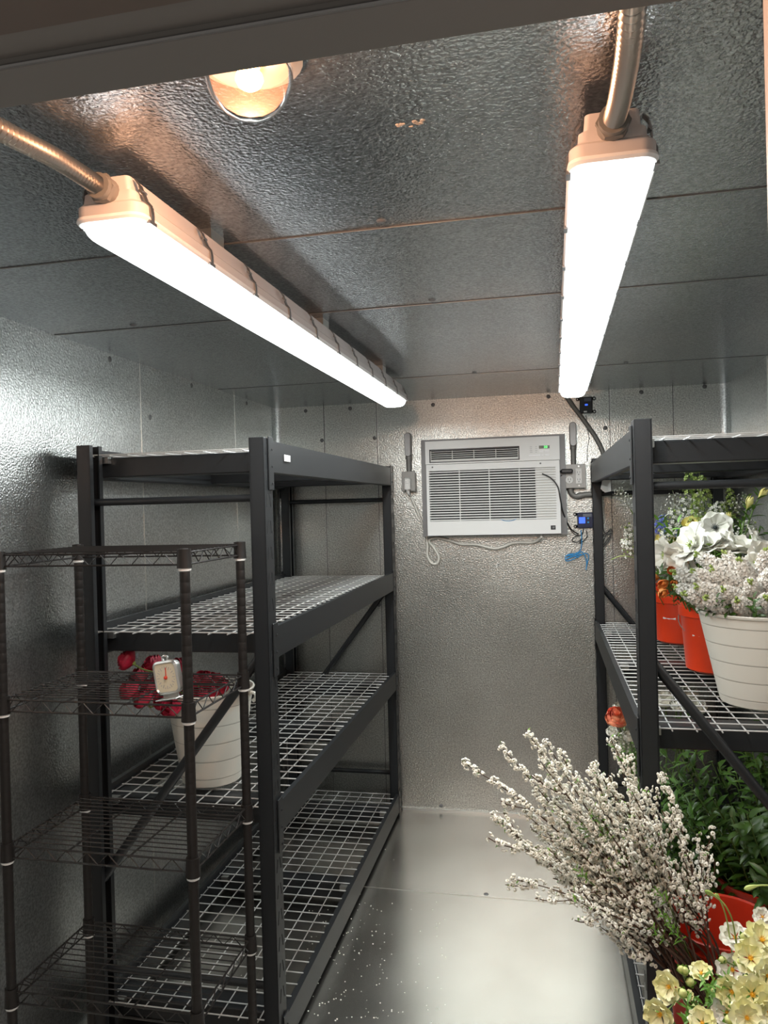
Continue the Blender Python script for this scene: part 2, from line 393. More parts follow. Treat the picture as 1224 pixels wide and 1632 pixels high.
# jelly jar bulb light
bc = Vector((-.35, .885, ZC))
t = thing('bulb_light', bc, 'warm glowing bulb in a glass globe on the ceiling just inside the door', 'ceiling light')
MB().lathe([(.0001, 0), (.066, 0), (.066, -.008), (.056, -.012), (.050, -.016), (.0001, -.016)], 28, bc).build('base', M_STEEL, t, True)
MB().lathe([(.050, -.014), (.0535, -.020), (.0535, -.030), (.050, -.044), (.042, -.058), (.030, -.069), (.015, -.075), (.0001, -.077)], 36, bc).build('glass_globe', M_GLASS, t, 'all')
MB().lathe([(.0001, -.016), (.013, -.016), (.012, -.020), (.016, -.026), (.017, -.032), (.014, -.038), (.008, -.042), (.0001, -.043)], 20, bc).build('bulb', M_BULB, t, True)
ld = bpy.data.lights.new('bulb_lamp', 'POINT'); ld.energy = BULB_W; ld.color = (1, .54, .33); ld.shadow_soft_size = .02
lo = bpy.data.objects.new('bulb_lamp', ld); COL.objects.link(lo); lo.parent = t; lo.location = (0, 0, -.064)

# ------------------------------------------------------------------ heavy racks
def heavy_rack(loc, rz, label, aisle, levels, decks_label=None, sticker=False):
    """local frame: x 0..-0.61*aisle away from the aisle, y 0..1.92; aisle face on x=0. aisle=+1: aisle toward +x"""
    t = thing('shelving_rack', loc, label, 'shelving rack', 'heavy black racks', rz)
    A = -aisle; D = .605; LY = 1.90
    def bx(mb, x0, x1, y0, y1, z0, z1, bev=0., mi=0):
        xa, xb = sorted((A * x0, A * x1)); return mb.box((xa, y0, z0), (xb, y1, z1), mi, bev)
    for (px, py) in ((0, 0), (0, 1), (1, 0), (1, 1)):
        p = MB(); x0 = 0 if px == 0 else D - .045; y0 = 0 if py == 0 else LY - .068
        # C-shaped upright: face plate, two flanges with small lips
        fx = x0 if px == 0 else x0 + .045
        f0, f1 = (fx, fx + .004) if px == 0 else (fx - .004, fx)
        bx(p, f0, f1, y0, y0 + .068, .004, 1.83, .0012)
        bx(p, x0, x0 + .045, y0, y0 + .004, .004, 1.83, .0012); bx(p, x0, x0 + .045, y0 + .064, y0 + .068, .004, 1.83, .0012)
        lip = (x0 + .041, x0 + .045) if px == 0 else (x0, x0 + .004)
        bx(p, lip[0], lip[1], y0, y0 + .018, .004, 1.83); bx(p, lip[0], lip[1], y0 + .05, y0 + .068, .004, 1.83)
        post = p.build('post', M_RACK, t, local=True)
        s = MB(); zz = 1.80; fxo = fx + (-.0006 if px == 0 else .0006)
        while zz > .1:
            for sg in (-1, 1):
                yc = y0 + .034; s.loft([[(A * (fxo + d), yc + sg * a, zz - b_) for a, b_ in ((.0070, -.016), (.0105, -.016), (.0200, .020), (.0150, .020))] for d in (-.0002, .0012)])
            zz -= .0765
        put('slots', s.mesh('slots', M_SLOT), post)
        ft = MB(); bx(ft, x0 - .006, x0 + .051, y0 - .006, y0 + .074, 0, .006, .001); ft.build('foot', M_DARK, t, local=True)
    for side in (0, 1):                       # side frames: tubes and diagonal
        yy = .034 if side == 0 else LY - .034
        for z in (1.655, .21):
            MB().tube([(A * .03, yy, z), (A * (D - .03), yy, z)], .0115, 10).build('cross_tube', M_RACK, t, True, local=True)
        MB().tube([(A * .03, yy, 1.20), (A * (D - .03), yy, .49)], .0145, 10).build('diagonal_brace', M_RACK, t, True, local=True)
    for zi, z in enumerate(levels):           # z = top of beam
        for px in (0, 1):
            b_ = MB(); x0 = -.004 if px == 0 else D - .028
            xi = (x0, x0 + .032)
            prof = [(0, 0), (.0, -.092), (.006, -.096), (.026, -.096), (.032, -.09), (.032, -.022), (.016, -.022), (.016, 0)]
            if px == 1: prof = [(.032 - a, c) for a, c in prof]
            ring = lambda y: [(A * (x0 + a), y, z + c) for a, c in prof]
            b_.loft([ring(.068), ring(LY - .068)]); bm = b_.build('beam', M_RACK, t, local=True)
            for y0, y1 in ((.030, .080), (LY - .08, LY - .03)):
                c = MB(); xo = -.0055 if px == 0 else D + .0015
                bx(c, xo, xo + .004, y0, y1 - .012 if y0 < 1 else y1, z - .145, z + .012, .001)
                c.build('end_plate', M_RACK, bm, local=True)
                for dz in (-.02, -.075, -.12):
                    pass
            for y in (.055, LY - .055):
                for dz in (-.025, -.075, -.125): MB().tube([(A * (-.0075 if px == 0 else D + .0075), y, z + dz), (A * .0 if px == 0 else A * D, y, z + dz)], .0035, 8).build('rivet', M_SLOT, bm, True, local=True)
        for y in (.095, .90, 1.66):
            c = MB(); bx(c, .012, D - .012, y, y + .085, z - .088, z - .026, .003)
            c.build('cross_support', M_RACK, t, local=True)
            for xx in (.030, D - .06):
                k = MB(); bx(k, xx, xx + .03, y - .02, y - .0005, z - .045, z - .025); k.build('clip', M_STEEL, t, local=True)
        d = MB(); zt = z - .0195; n = 31
        for k in range(n):
            y = .052 + k * .0605
            d.tube([(A * .018, y, zt), (A * (D - .018), y, zt)], .0021, 6)
        for k in range(10):
            x = .022 + k * (D - .044) / 9
            d.tube([(A * x, .044, zt - .004), (A * x, LY - .034, zt - .004)], .0021, 6)
        d.build('wire_deck', M_DECK, t, True, local=True)
    return t
rl = heavy_rack((-.815, 2.092, 0), .008, 'tall black steel rack with empty wire decks along the left wall', 1, (1.822, 1.272, .752, .112))
s = MB().box((.0062, .16, 1.768), (.0075, .215, 1.788), 0, .0004); stk_ = s.build('label_sticker', M_WPLAS, rl, local=True)
s = MB()
for k in range(1): s.box((.0076, .168, 1.7765), (.0078, .207, 1.7780)).box((.0076, .178, 1.7805), (.0078, .198, 1.7820))
s.build('label_print', M_GREYTXT, stk_, local=True)
rr = heavy_rack((.209, 2.092, 0), .0105, 'tall black steel rack holding flower buckets along the right wall', -1, (1.805, 1.03, .112))

# ------------------------------------------------------------------ small wire rack in front left
def wire_rack():
    x0, x1, y0, y1 = -1.388, -.872, 1.70, 2.035
    t = thing('wire_shelving', ((x0 + x1) / 2, (y0 + y1) / 2, 0), 'small black wire shelving unit in front of the tall left rack', 'shelving rack')
    tiers = (1.518, 1.148, .772, .398, .03)
    for x in (x0, x1):
        for y in (y0, y1):
            p = MB(); prof = [(.0125, .004)]
            z = .02
            while z < 1.52: prof += [(.0125, z), (.0123, z + .001), (.0123, z + .002), (.0125, z + .003)]; z += .0255
            prof += [(.0125, 1.525), (.010, 1.531), (.0001, 1.532)]
            p.lathe(prof, 14, (x, y, 0)); p.build('pole', M_BLACKW, t, True)
            for z in tiers:
                c = MB(); c.lathe([(.0135, .012), (.0165, .012), (.0165, .0), (.0178, -.03), (.0182, -.034), (.0135, -.034)], 14, (x, y, z)); c.build('collar', M_BLACKW, t, True)
                c = MB(); c.lathe([(.0128, -.034), (.0155, -.034), (.0155, -.040), (.0128, -.042)], 14, (x, y, z)); c.build('clip', M_WPLAS, t, True)
    for z in tiers:
        s = MB(); r = .0022
        for (a, b_) in (((x0, y0), (x1, y0)), ((x1, y0), (x1, y1)), ((x1, y1), (x0, y1)), ((x0, y1), (x0, y0))):
            a, b_ = Vector((*a, 0)), Vector((*b_, 0)); d = (b_ - a).normalized(); L_ = (b_ - a).length
            pa, pb = a + d * .014, b_ - d * .014
            up, lo_ = z + .003, z - .026
            s.tube([(pa.x, pa.y, up), (pb.x, pb.y, up)], .0026, 6); s.tube([(pa.x, pa.y, lo_), (pb.x, pb.y, lo_)], .0026, 6)
            n = int(L_ / .033); n += n % 2; zz = []
            for k in range(n + 1):
                q = a.lerp(b_, .05 + .9 * k / n); zz.append((q.x, q.y, up if k % 2 else lo_))
            s.tube(zz, .0017, 5)
        n = 14
        for k in range(1, n):
            y = y0 + (y1 - y0) * k / n; s.tube([(x0, y, z + .0065), (x1, y, z + .0065)], .0017, 5)
        for k in (1, 2):
            x = x0 + (x1 - x0) * k / 3; s.tube([(x, y0, z), (x, y1, z)], .0026, 6)
        s.build('wire_shelf', M_BLACKW, t, True)
    return t
wire_rack()
# dial thermometer on its second shelf
p = hit(268, 1083, 1, 1.74)
t = thing('dial_thermometer', (p.x, p.y, 1.157), 'square cream dial thermometer standing on the wire shelf in front of the red roses', 'thermometer')
TR = Matrix.Translation(Vector((0, 0, .053))) @ Matrix.Rotation(-.22, 4, 'Z') @ Matrix.Rotation(-.19, 4, 'Y') @ Matrix.Scale(1.18, 4)
def dpart(name, mb, m, par=t, smooth=True):
    mb.tf(0, TR); return mb.build(name, m, par, smooth, local=True)
def rr_xz(w, h, r, y, n=5): return [(a, y, b_) for a, b_, _ in rrect(-w, w, -h, h, r, 0, n)]
c = MB(); c.loft([rr_xz(.031, .033, .012, .008), rr_xz(.033, .035, .013, 0), rr_xz(.033, .035, .013, -.006), rr_xz(.029, .031, .011, -.009), rr_xz(.027, .029, .010, -.006)]); dpart('case', c, M_STEEL)
c = MB(); c.loft([rr_xz(.028, .030, .010, -.0055), rr_xz(.028, .030, .010, -.0062)]); dpart('dial', c, M_DIAL, smooth=False)
c = MB()
for k in range(24):
    a = 2 * PI * k / 24; r0, r1 = (.017, .024) if k % 2 == 0 else (.021, .024)
    c.obox((math.sin(a) * r0, -.0066, math.cos(a) * r0), (math.sin(a) * r1, -.0066, math.cos(a) * r1), .0012, .0005, (0, 1, 0))
dpart('dial_marks', c, M_GREYTXT, smooth=False)
c = MB(); c.obox((0, -.0075, -.004), (.004, -.0075, .021), .0018, .0008, (0, 1, 0)); c.blob((0, -.0078, 0), .0042, 10, 0, 1); dpart('pointer', c, M_POINT)
c = MB(); c.tube(spline([(-.006, 0, .035), (-.007, 0, .042), (0, 0, .045), (.007, 0, .042), (.006, 0, .035)], 4), .0022, 6); dpart('hook', c, M_STEEL)
c = MB(); c.box((-.028, -.020, -.0455), (.028, .010, -.0425), 0, .001); c.box((-.02, -.002, -.043), (.02, .002, -.034)); dpart('foot', c, M_STEEL, smooth=False)

# ------------------------------------------------------------------ air conditioner
def aircon():
    x0, x1, z0, z1, yf = -.640, .036, 1.462, 1.948, 3.915
    t = thing('air_conditioner', ((x0 + x1) / 2, YB, z0), 'white through-wall air conditioner with louvred front on the back wall', 'air conditioner')
    s = MB(); e = .028
    for a, b_, c, d in ((x0 - e, x0 + .002, z0 - .004, z1 + .012), (x1 - .002, x1 + e, z0 - .004, z1 + .012), (x0, x1, z1 - .002, z1 + .012)):
        s.box((a, yf + .035, c), (b_, YB, d), 0, .001)
    s.box((x0 - e, yf + .03, z0 - .006), (x1 + e, YB, z0), 0); s.build('wall_sleeve', M_FRAME, t)
    zs = 1.828                                # joint between top panel and grille
    # top control panel with outlet opening
    ox0, ox1, oz0, oz1 = x0 + .022, x0 + .478, 1.838, 1.905
    f = MB(); yb = yf + .07
    for a, b_, c, d in ((x0, ox0, zs + .002, z1), (ox1, x1, zs + .002, z1), (ox0, ox1, oz1, z1), (ox0, ox1, zs + .002, oz0)):
        f.box((a, yf, c), (b_, yb, d))
    f.build('control_panel', M_WPLAS, t)
    MB().box((ox0, yf + .05, oz0), (ox1, yf + .055, oz1)).build('outlet_recess', M_DARK, t)
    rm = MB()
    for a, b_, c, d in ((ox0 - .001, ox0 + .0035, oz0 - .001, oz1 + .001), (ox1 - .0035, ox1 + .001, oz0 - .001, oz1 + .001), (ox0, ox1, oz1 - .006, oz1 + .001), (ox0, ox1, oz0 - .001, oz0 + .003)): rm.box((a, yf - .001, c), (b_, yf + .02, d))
    rm.build('outlet_edge_shade', M_DARK, t)  # dark border paints in the shade around the outlet opening
    lv = MB(); n = 5
    for k in range(n):
        z = oz0 + .014 + k * .0105
        lv.obox((ox0 + .006, yf + .012, z), (ox1 - .006, yf + .012, z), .008, .0030, (0, -.15, 1))
    for k in range(5):
        x = ox0 + .006 + (ox1 - ox0 - .012) * k / 4; lv.box((x - .0015, yf + .003, oz0 + .006), (x + .0015, yf + .012, oz1 - .008))
    lv.box((ox0 + .004, yf + .004, oz0 + .004), (ox1 - .004, yf + .010, oz0 + .013))
    lv.build('louvre', M_WPLAS2, t)
    # display and buttons
    dx = x1 - .10
    dp = MB().box((dx, yf - .001, 1.888), (dx + .052, yf + .001, 1.903)).build('display', M_LCD, t)
    g = MB()
    segs = {'3': 'abgcd', '8': 'abcdefg'}
    def digit(ch, x, z, w, h, y, mb):
        P_ = {'a': ((0, h), (w, h)), 'b': ((w, h), (w, h / 2)), 'c': ((w, h / 2), (w, 0)), 'd': ((0, 0), (w, 0)), 'e': ((0, 0), (0, h / 2)), 'f': ((0, h / 2), (0, h)), 'g': ((0, h / 2), (w, h / 2))}
        for s_ in segs[ch]:
            (a, b_), (c, d) = P_[s_]; mb.obox((x + a, y, z + b_), (x + c, y, z + d), .0014, .0006, (0, 1, 0))
    digit('3', dx + .024, 1.8905, .006, .010, yf - .0016, g); digit('8', dx + .034, 1.8905, .006, .010, yf - .0016, g)
    g.build('digits', M_GREEN, dp)
    b_ = MB()
    for k, w_ in ((0, .022), (1, .022)): b_.box((dx + k * .027, yf - .0015, 1.868), (dx + k * .027 + w_, yf + .001, 1.880), 0, .0005)
    for xx, w_ in ((dx - .052, .058), (dx + .010, .012), (dx + .028, .022)): b_.box((xx, yf - .0015, 1.850), (xx + w_, yf + .001, 1.860), 0, .0005)
    b_.build('buttons', mat('pale button', (.86, .86, .86), .4), t)
    b_ = MB()
    for xx in (dx - .045, dx - .018):
        for zz in (1.898, 1.889, 1.880, 1.871): b_.box((xx, yf - .0006, zz), (xx + rng.uniform(.007, .014), yf + .001, zz + .0022))
    b_.build('panel_print', M_GREYTXT, t)
    # front grille
    f = MB(); gx0, gx1, gz0, gz1 = x0 + .016, x1 - .022, 1.535, 1.795
    gyf = yf + .004
    for a, c0, c, d in ((x0 + .002, gx0, z0, zs), (gx1, x1 - .002, z0, zs), (gx0, gx1, gz1, zs), (gx0, gx1, z0, gz0)):
        f.box((a, gyf, c), (c0, yb, d))
    n = 20; pitch = (gz1 - gz0) / n
    for k in range(n):
        z = gz0 + (k + .5) * pitch
        f.obox((gx0 - .001, gyf + .006, z - .001), (gx1 + .001, gyf + .006, z - .001), .008, .0056, (0, -.12, 1))
    for k in (1, 2, 3):
        x = gx0 + (gx1 - .10 - gx0) * k / 3.55 + .005; f.box((x - .002, gyf + .001, gz0), (x + .002, gyf + .009, gz1))
    f.build('front_grille', M_WPLAS, t)
    MB().box((gx0, yb - .022, gz0), (gx1 - .1, yb - .02, gz1)).build('filter', M_DARK, t)
    MB().box((gx1 - .1, gyf + .010, gz0), (gx1, gyf + .014, gz1)).build('blank_panel', M_WPLAS2, t)
    k = MB()
    for x in (x0 + .035, x1 - .095): k.lathe([(.0001, .0015), (.004, .0015), (.0045, 0)], 12, (0, 0, 0)); k.tf(len(k.v) - 36, aim((x, gyf, 1.815), (0, -1, 0)))
    k.build('screw', M_PLUG, t, True)
    MB().box((x1 - .052, gyf - .001, 1.482), (x1 - .028, gyf + .001, 1.503)).build('logo_plate', M_DARK, t)
    q = MB(); q.box((x1 - .044, gyf - .0014, 1.489), (x1 - .034, gyf - .0009, 1.4905)); q.box((x1 - .044, gyf - .0014, 1.494), (x1 - .032, gyf - .0009, 1.496)); q.build('logo_print', M_GREYTXT, t)
    q = MB(); q.tube(spline([(-.26, gyf + .001, 1.538), (-.245, gyf - .002, 1.532), (-.22, gyf - .002, 1.530), (-.20, gyf - .002, 1.533), (-.185, gyf + .001, 1.538)], 5), .0013, 6); q.build('blue_thread', M_BCORD, t, True)
    return t
aircon()
# power cord of the air conditioner
def cord(name, uv, r, m, label, cat='cord', y=None, n=10):
    P_ = [hit(u, v, 1, (yy if yy else y)) for u, v, yy in [(q if len(q) == 3 else (*q, None)) for q in uv]]
    mb = MB(); mb.tube(spline(P_, n), r, 8)
    return tag(mb.build(name, m, origin=P_[0], smooth='all'), label, cat)
pc_ = cord('power_cord', [(655, 792, 3.975), (665, 815), (676, 842), (681, 868), (681, 885), (687, 897), (696, 898), (699, 888), (692, 874), (684, 862), (694, 857), (715, 861), (735, 867), (760, 868), (785, 874), (800, 872), (820, 865), (850, 864), (864, 855, 3.94)], .0068, M_WCORD, 'thick white power cord sagging in a loop below the air conditioner', y=3.985)
AC_ = bpy.data.objects['air_conditioner']; pc_.parent = AC_; pc_.location = pc_.location - AC_.location
for k_ in ('label', 'category'): del pc_[k_]
# left outlet box with plug
def wallbox(x0, x1, z0, z1, name, label, cat='electrical box', bev=.004):
    t = thing(name, ((x0 + x1) / 2, YB, z0), label, cat); MB().box((x0, 3.955, z0), (x1, YB, z1), 0, bev).build('box', M_BOXG, t)
    MB().box((x0 - .003, 3.951, z0 - .003), (x1 + .003, 3.956, z1 + .003), 0, .001).build('cover_plate', M_BOXG, t)
    return t
t1 = wallbox(-.772, -.706, 1.700, 1.797, 'outlet_box', 'small grey outlet box left of the air conditioner')
q = MB().box((-.757, 3.915, 1.700), (-.724, 3.951, 1.765), 0, .006); q.box((-.748, 3.912, 1.735), (-.734, 3.916, 1.752), 0, .001)
q.tube([(-.741, 3.935, 1.702), (-.738, 3.94, 1.685), (-.733, 3.955, 1.676)], [.010, .007, .0045], 10).build('plug', M_WPLAS2, pc_)
def conduit_body(x, z0, z1, ztop, label):
    t = thing('conduit_fitting', (x, YB, z0), label, 'conduit')
    MB().tube([(x, 3.982, z0), (x, 3.982, z1 + .01)], .0135, 14).build('pipe', M_CONG, t, True)
    MB().tube([(x, 3.982, z1 - .012), (x, 3.982, z1 + .006)], .017, 14).build('collar', M_CONG, t, True)
    b_ = MB(); w = .0175
    def ov(y, s): return [(x + w * s * math.cos(a) , y, (z1 + w if a < 0 else ztop - w) + w * s * math.sin(a)) for a in [(-PI + PI * k / 8) for k in range(9)] + [PI * k / 8 for k in range(9)]]
    b_.loft([ov(YB, 1), ov(3.965, 1), ov(3.96, .9)]); b_.build('body', M_CONG, t)
    c = MB(); c.loft([ov(3.962, .8), ov(3.956, .78)]); c.build('cover', mat('pale grey cover', (.40, .40, .40), .45, .3), t)
conduit_body(-.740, 1.797, 1.877, 2.005, 'grey conduit fitting with oval cover above the left outlet box')
t2 = wallbox(.048, .158, 1.690, 1.803, 'outlet_box', 'double grey outlet box with white sockets right of the air conditioner')
o = MB(); o.box((.112, 3.947, 1.708), (.142, 3.952, 1.784), 0, .001); socket = o.build('duplex_socket', M_WPLAS2, t2)
q = MB()
for zc in (1.728, 1.764):
    q.box((.120, 3.9462, zc - .003), (.1215, 3.9475, zc + .006)); q.box((.131, 3.9462, zc - .003), (.1325, 3.9475, zc + .006)); q.blob((.1265, 3.947, zc - .010), .0024, 8)
q.build('socket_slots', M_SLOT, socket)
o = MB(); o.lathe([(.0001, .003), (.018, .003), (.019, 0)], 20); o.tf(0, aim((.081, 3.951, 1.728), (0, -1, 0))); ro = o.build('round_socket', M_WPLAS2, t2, True)
q = MB(); q.box((.074, 3.9465, 1.726), (.0757, 3.948, 1.736)); q.box((.086, 3.9465, 1.726), (.0877, 3.948, 1.736)); q.blob((.081, 3.947, 1.719), .0025, 8); q.build('socket_slots', M_SLOT, ro)
q = MB()
for z in (1.699, 1.795): q.lathe([(.0001, .002), (.004, .002), (.0045, 0)], 10); q.tf(len(q.v) - 30, aim((.127, 3.951, z), (0, -1, 0)))
q.build('screw', M_STEEL, t2, True)
conduit_body(.104, 1.803, 1.896, 2.019, 'grey conduit fitting with oval cover above the double outlet box')
t = thing('power_adapter', (.07, 3.95, 1.77), 'black power adapter plugged sideways into the double outlet box', 'adapter')
MB().box((.040, 3.918, 1.762), (.098, 3.952, 1.783), 0, .005).build('adapter_body', M_DARK, t)
MB().tube([(.045, 3.935, 1.772), (.03, 3.938, 1.770), (.022, 3.945, 1.762)], [.006, .004, .0025], 8).build('strain_relief', M_DARK, t, True)
q = MB(); q.tube(spline([(.086, 3.982, 1.692), (.087, 3.982, 1.670), (.097, 3.982, 1.653), (.120, 3.982, 1.645), (.150, 3.982, 1.652), (.20, 3.982, 1.655)], 8), .0135, 12); q.tube([(.086, 3.982, 1.693), (.086, 3.982, 1.677)], .0165, 12); q.tube([(.118, 3.982, 1.6455), (.140, 3.982, 1.65)], .0165, 12)
tag(q.build('conduit_elbow', M_CONG, origin=(.086, YB, 1.66), smooth=True), 'grey conduit elbow curving right below the double outlet box', 'conduit')
P_ = [(.075, 3.97, 2.150), (.105, 3.985, 2.105), (.15, 3.99, 2.04), (.205, 3.99, 1.955), (.235, 3.985, 1.895), (.258, 3.985, 1.82), (.262, 3.985, 1.75), (.245, 3.985, 1.69), (.20, 3.984, 1.656)]
q = MB(); q.tube(spline(P_, 8), .0115, 12); tag(q.build('conduit_pipe', M_CONG, origin=P_[0], smooth=True), 'bent grey conduit running down the wall from the right strip light behind the rack', 'conduit')
# sensors
def sensor(x, z, w, h, label, lit):
    t = thing('sensor_module', (x, YB, z), label, 'sensor'); y0, y1 = YB - .022, YB - .0005
    MB().box((x - w / 2, y0, z - h / 2), (x + w / 2, y1, z + h / 2), 0, .003).build('module_body', M_NAVY if lit else M_DARK, t)
    for sx in (-1, 1):
        for sz in (-1, 1):
            q = MB(); cx, cz = x + sx * (w / 2 + .009), z + sz * (h / 2 - .008)
            q.lathe([(.0045, 0), (.0095, 0), (.0095, .006), (.0045, .006), (.0045, 0)], 14); q.tf(0, aim((cx, YB, cz), (0, -1, 0))); q.box((min(x + sx * w / 2, cx), YB - .006, cz - .006), (max(x + sx * w / 2, cx - sx * .006) if sx < 0 else cx - .006, YB, cz + .006))
            q.build('mounting_ear', M_DARK, t)
    q = MB(); q.box((x - w * .15, y0 - .0012, z + h * .22), (x + w * .38, y0 + .001, z + h * .42)); q.build('label', mat('grey label', (.12, .13, .16), .5), t)
    q = MB()
    if lit:
        q.box((x - w * .40, y0 - .0012, z - h * .20), (x - w * .02, y0 + .001, z + h * .20)); q.build('display', M_BLUE, t)
        q = MB()
        for a in range(2): q.lathe([(.0001, .003), (.0045, .003), (.005, 0)], 12); q.tf(len(q.v) - 36, aim((x + w * .16, y0, z + h * (.12 - .26 * a)), (0, -1, 0)))
        q.build('button', M_BCORD, t)
    else:
        q.box((x - w * .1, y0 - .0012, z - h * .04), (x + w * .12, y0 + .001, z + h * .06)); q.build('lamp', M_BLUE, t)
        q = MB(); q.box((x - w * .2, y0 - .0012, z - h * .45), (x + w * .05, y0 + .001, z - h * .36)); q.build('tab', M_WPLAS, t)
    return t
p = hit(934, 646, 1, 4.0); sensor(p.x, p.z, .062, .082, 'black sensor module at the top of the back wall beside the right strip light', False)
p = hit(933, 829, 1, 4.0); sensor(p.x, p.z, .080, .078, 'black controller with glowing blue display beside the right rack post', True)
cord('black_cable', [(934, 662), (935, 680), (939, 698), (936, 715), (936, 735, 3.99)], .0016, M_DARK, 'thin black wire hanging from the top sensor module', y=4.0)
cord('black_cable', [(864, 755, 3.918), (878, 762, 3.912), (889, 776, 3.908), (893, 795, 3.905), (897, 815, 3.93), (905, 835, 3.98), (912, 845), (922, 851, 4.0)], .0032, M_DARK, 'thick black probe cord crossing the right edge of the air conditioner grille', y=3.99)
cord('black_cable', [(895, 757, 3.94), (893, 765, 3.97), (900, 790), (901, 808), (899, 822), (906, 838), (914, 850), (925, 853), (930, 845)], .0018, M_DARK, 'thin black adapter cable dropping from the double outlet box to the blue controller', y=3.995)
cord('black_cable', [(930, 842), (927, 852), (915, 856), (912, 862), (920, 864), (928, 858), (924, 866), (930, 862), (936, 854), (934, 845)], .0020, M_DARK, 'small tangled loops of black cable under the blue controller', y=3.99)
bs = cord('blue_string', [(926, 845), (927, 868), (922, 880), (905, 884), (901, 889), (903, 894), (912, 892), (924, 886), (933, 882), (938, 885), (937, 893), (935, 902), (934, 908), (935, 895), (930, 882), (925, 880), (908, 888), (902, 891), (914, 887), (926, 883), (903, 886), (912, 884), (922, 889)], .0022, M_BCORD, 'blue string tied in a loose bow below the blue controller', 'string', y=3.990)
cord('grey_cable', [(957, 785), (959, 805), (961, 830), (962, 845), (968, 852), (974, 850), (970, 862), (958, 876), (954, 880), (962, 868), (976, 848), (970, 846), (956, 872), (955, 862), (965, 850), (975, 846)], .0022, M_GCORD, 'bundle of thin grey cable hanging behind the right rack post', y=3.985)
t = thing('hang_tag', hit(968, 742, 1, 3.80), 'white plastic tag hanging under the far end of the right rack top beam', 'tag')
q = MB(); P4 = [hit(u, v, 1, 3.80) for u, v in ((966, 746), (973, 760), (974, 783), (964, 785), (957, 779), (961, 762))]
q.loft([P4, [p + Vector((.001, .004, 0)) for p in P4]]); q.build('tag_sheet', M_WPLAS, t)

# ------------------------------------------------------------------ buckets
def white_bucket(c, r0, r1, h, label, ribs=5):
    t = thing('flower_bucket', c, label, 'bucket', 'white ribbed flower buckets')
    rad = lambda z: r0 + (r1 - r0) * z / h
    prof = [(.0001, .002), (r0 - .008, .002), (r0, .006)]
    zs = [h * (k + .55) / (ribs + .3) for k in range(ribs)]
    for z in zs: prof += [(rad(z - .002), z - .002), (rad(z) - .0014, z - .0008), (rad(z) - .0014, z + .0008), (rad(z + .002) , z + .002)]
    prof += [(rad(h - .012), h - .012), (rad(h) + .003, h - .009), (rad(h) + .005, h - .003), (rad(h) + .003, h), (rad(h) - .001, h - .001), (rad(h) - .003, h - .01), (r0 - .004, .008), (.0001, .008)]
    MB().lathe(prof, 56, c).build('bucket_body', M_BUCK, t, True)
    for z in zs: MB().lathe([(rad(z - .0009) + .0001, z - .0009), (rad(z) + .0003, z), (rad(z + .0009) + .0001, z + .0009)], 56, c).build('groove_shade', M_BUCKL, t, True)  # darker rings over the grooves paint in their shade
    return t
def pail(c, r, h, m, label, band=True, bail_to=None, group='orange pails'):
    t = thing('flower_bucket', c, label, 'bucket', group)
    r0 = r * .88
    prof = [(.0001, .003), (r0 - .01, .003), (r0, .01), (r * .985, h - .07)]
    if band: prof += [(r * 1.0, h - .068), (r * 1.045, h - .066), (r * 1.05, h - .05), (r * 1.045, h - .036), (r * 1.0, h - .034), (r * 1.0, h - .022), (r * 1.03, h - .020)]
    prof += [(r * 1.05, h - .010), (r * 1.055, h - .002), (r * 1.03, h), (r * .98, h - .003), (r * .96, h - .02), (r0 * .97, .01), (.0001, .009)]
    MB().lathe(prof, 52, c).build('bucket_body', m, t, True)
    c = Vector(c)
    for a in ((bail_to or 0.9) + PI / 2, (bail_to or .9) - PI / 2):
        q = MB(); d = Vector((math.cos(a), math.sin(a), 0)); q.tube([c + d * r * .95 + Vector((0, 0, h - .05)), c + d * (r * 1.05 + .008) + Vector((0, 0, h - .05))], .008, 12); q.build('handle_ear', m, t, True)
    if bail_to is not None:
        a0 = bail_to; pts = []
        s_ = Vector((-math.sin(a0), math.cos(a0), 0)); f_ = Vector((math.cos(a0), math.sin(a0), 0))
        for k in range(17):
            th = PI * k / 16; pts.append(c + Vector((0, 0, h - .05)) + s_ * math.cos(th) * (r * 1.06 + .006) + (f_ * .84 + Vector((0, 0, -.60))).normalized() * math.sin(th) * (r * 1.10))
        bl = MB().tube(pts, .0018, 6).build('wire_handle', M_STEEL, t, True)
        MB().tube([pts[7], pts[8], pts[9]], .007, 10).build('grip', M_WPLAS, bl, True, off=wloc(t))
    return t
DZ = .0 # deck tops
rb = Vector((-1.118, 2.33, .7375)); RBK = white_bucket(rb, .094, .142, .305, 'white ribbed bucket of red roses on the second lowest deck of the left rack')
q = MB(); q.tube(spline([rb + Vector((.138, .0, .290)), rb + Vector((.156, 0, .288)), rb + Vector((.162, 0, .275)), rb + Vector((.151, 0, .262))], 5), .006, 8); q.build('rim_hook', M_BUCK, RBK, True)
wb_ = Vector((.590, 2.435, 1.0145)); white_bucket(wb_, .118, .176, .275, 'large white ribbed bucket full of ruffled white blooms on the right rack')
pail((.555, 2.875, 1.0145), .125, .262, M_ORANGE, 'orange bucket directly behind the white bucket on the right rack', True, -2.3)
pail((.525, 3.44, 1.0145), .125, .24, M_ORANGE, 'farther orange bucket on the right rack, nearest its front post', True, -2.2)
pail((.425, 2.255, .095), .145, .36, M_RED, 'red bucket holding the white spirea branches behind the right rack post', True, None, 'red buckets')
pail((.645, 2.60, .095), .165, .335, M_RED, 'red bucket full of dark green foliage on the bottom deck of the right rack', True, None, 'red buckets')
pail((.46, 1.60, 0), .145, .37, M_RED, 'bucket of cream yellow blooms standing on the floor in front of the right rack', True, None, 'red buckets')
pail((.42, 3.22, .095), .135, .36, M_DARK, 'dark bucket of pale blooms at the far end of the right rack', True, None, 'red buckets')

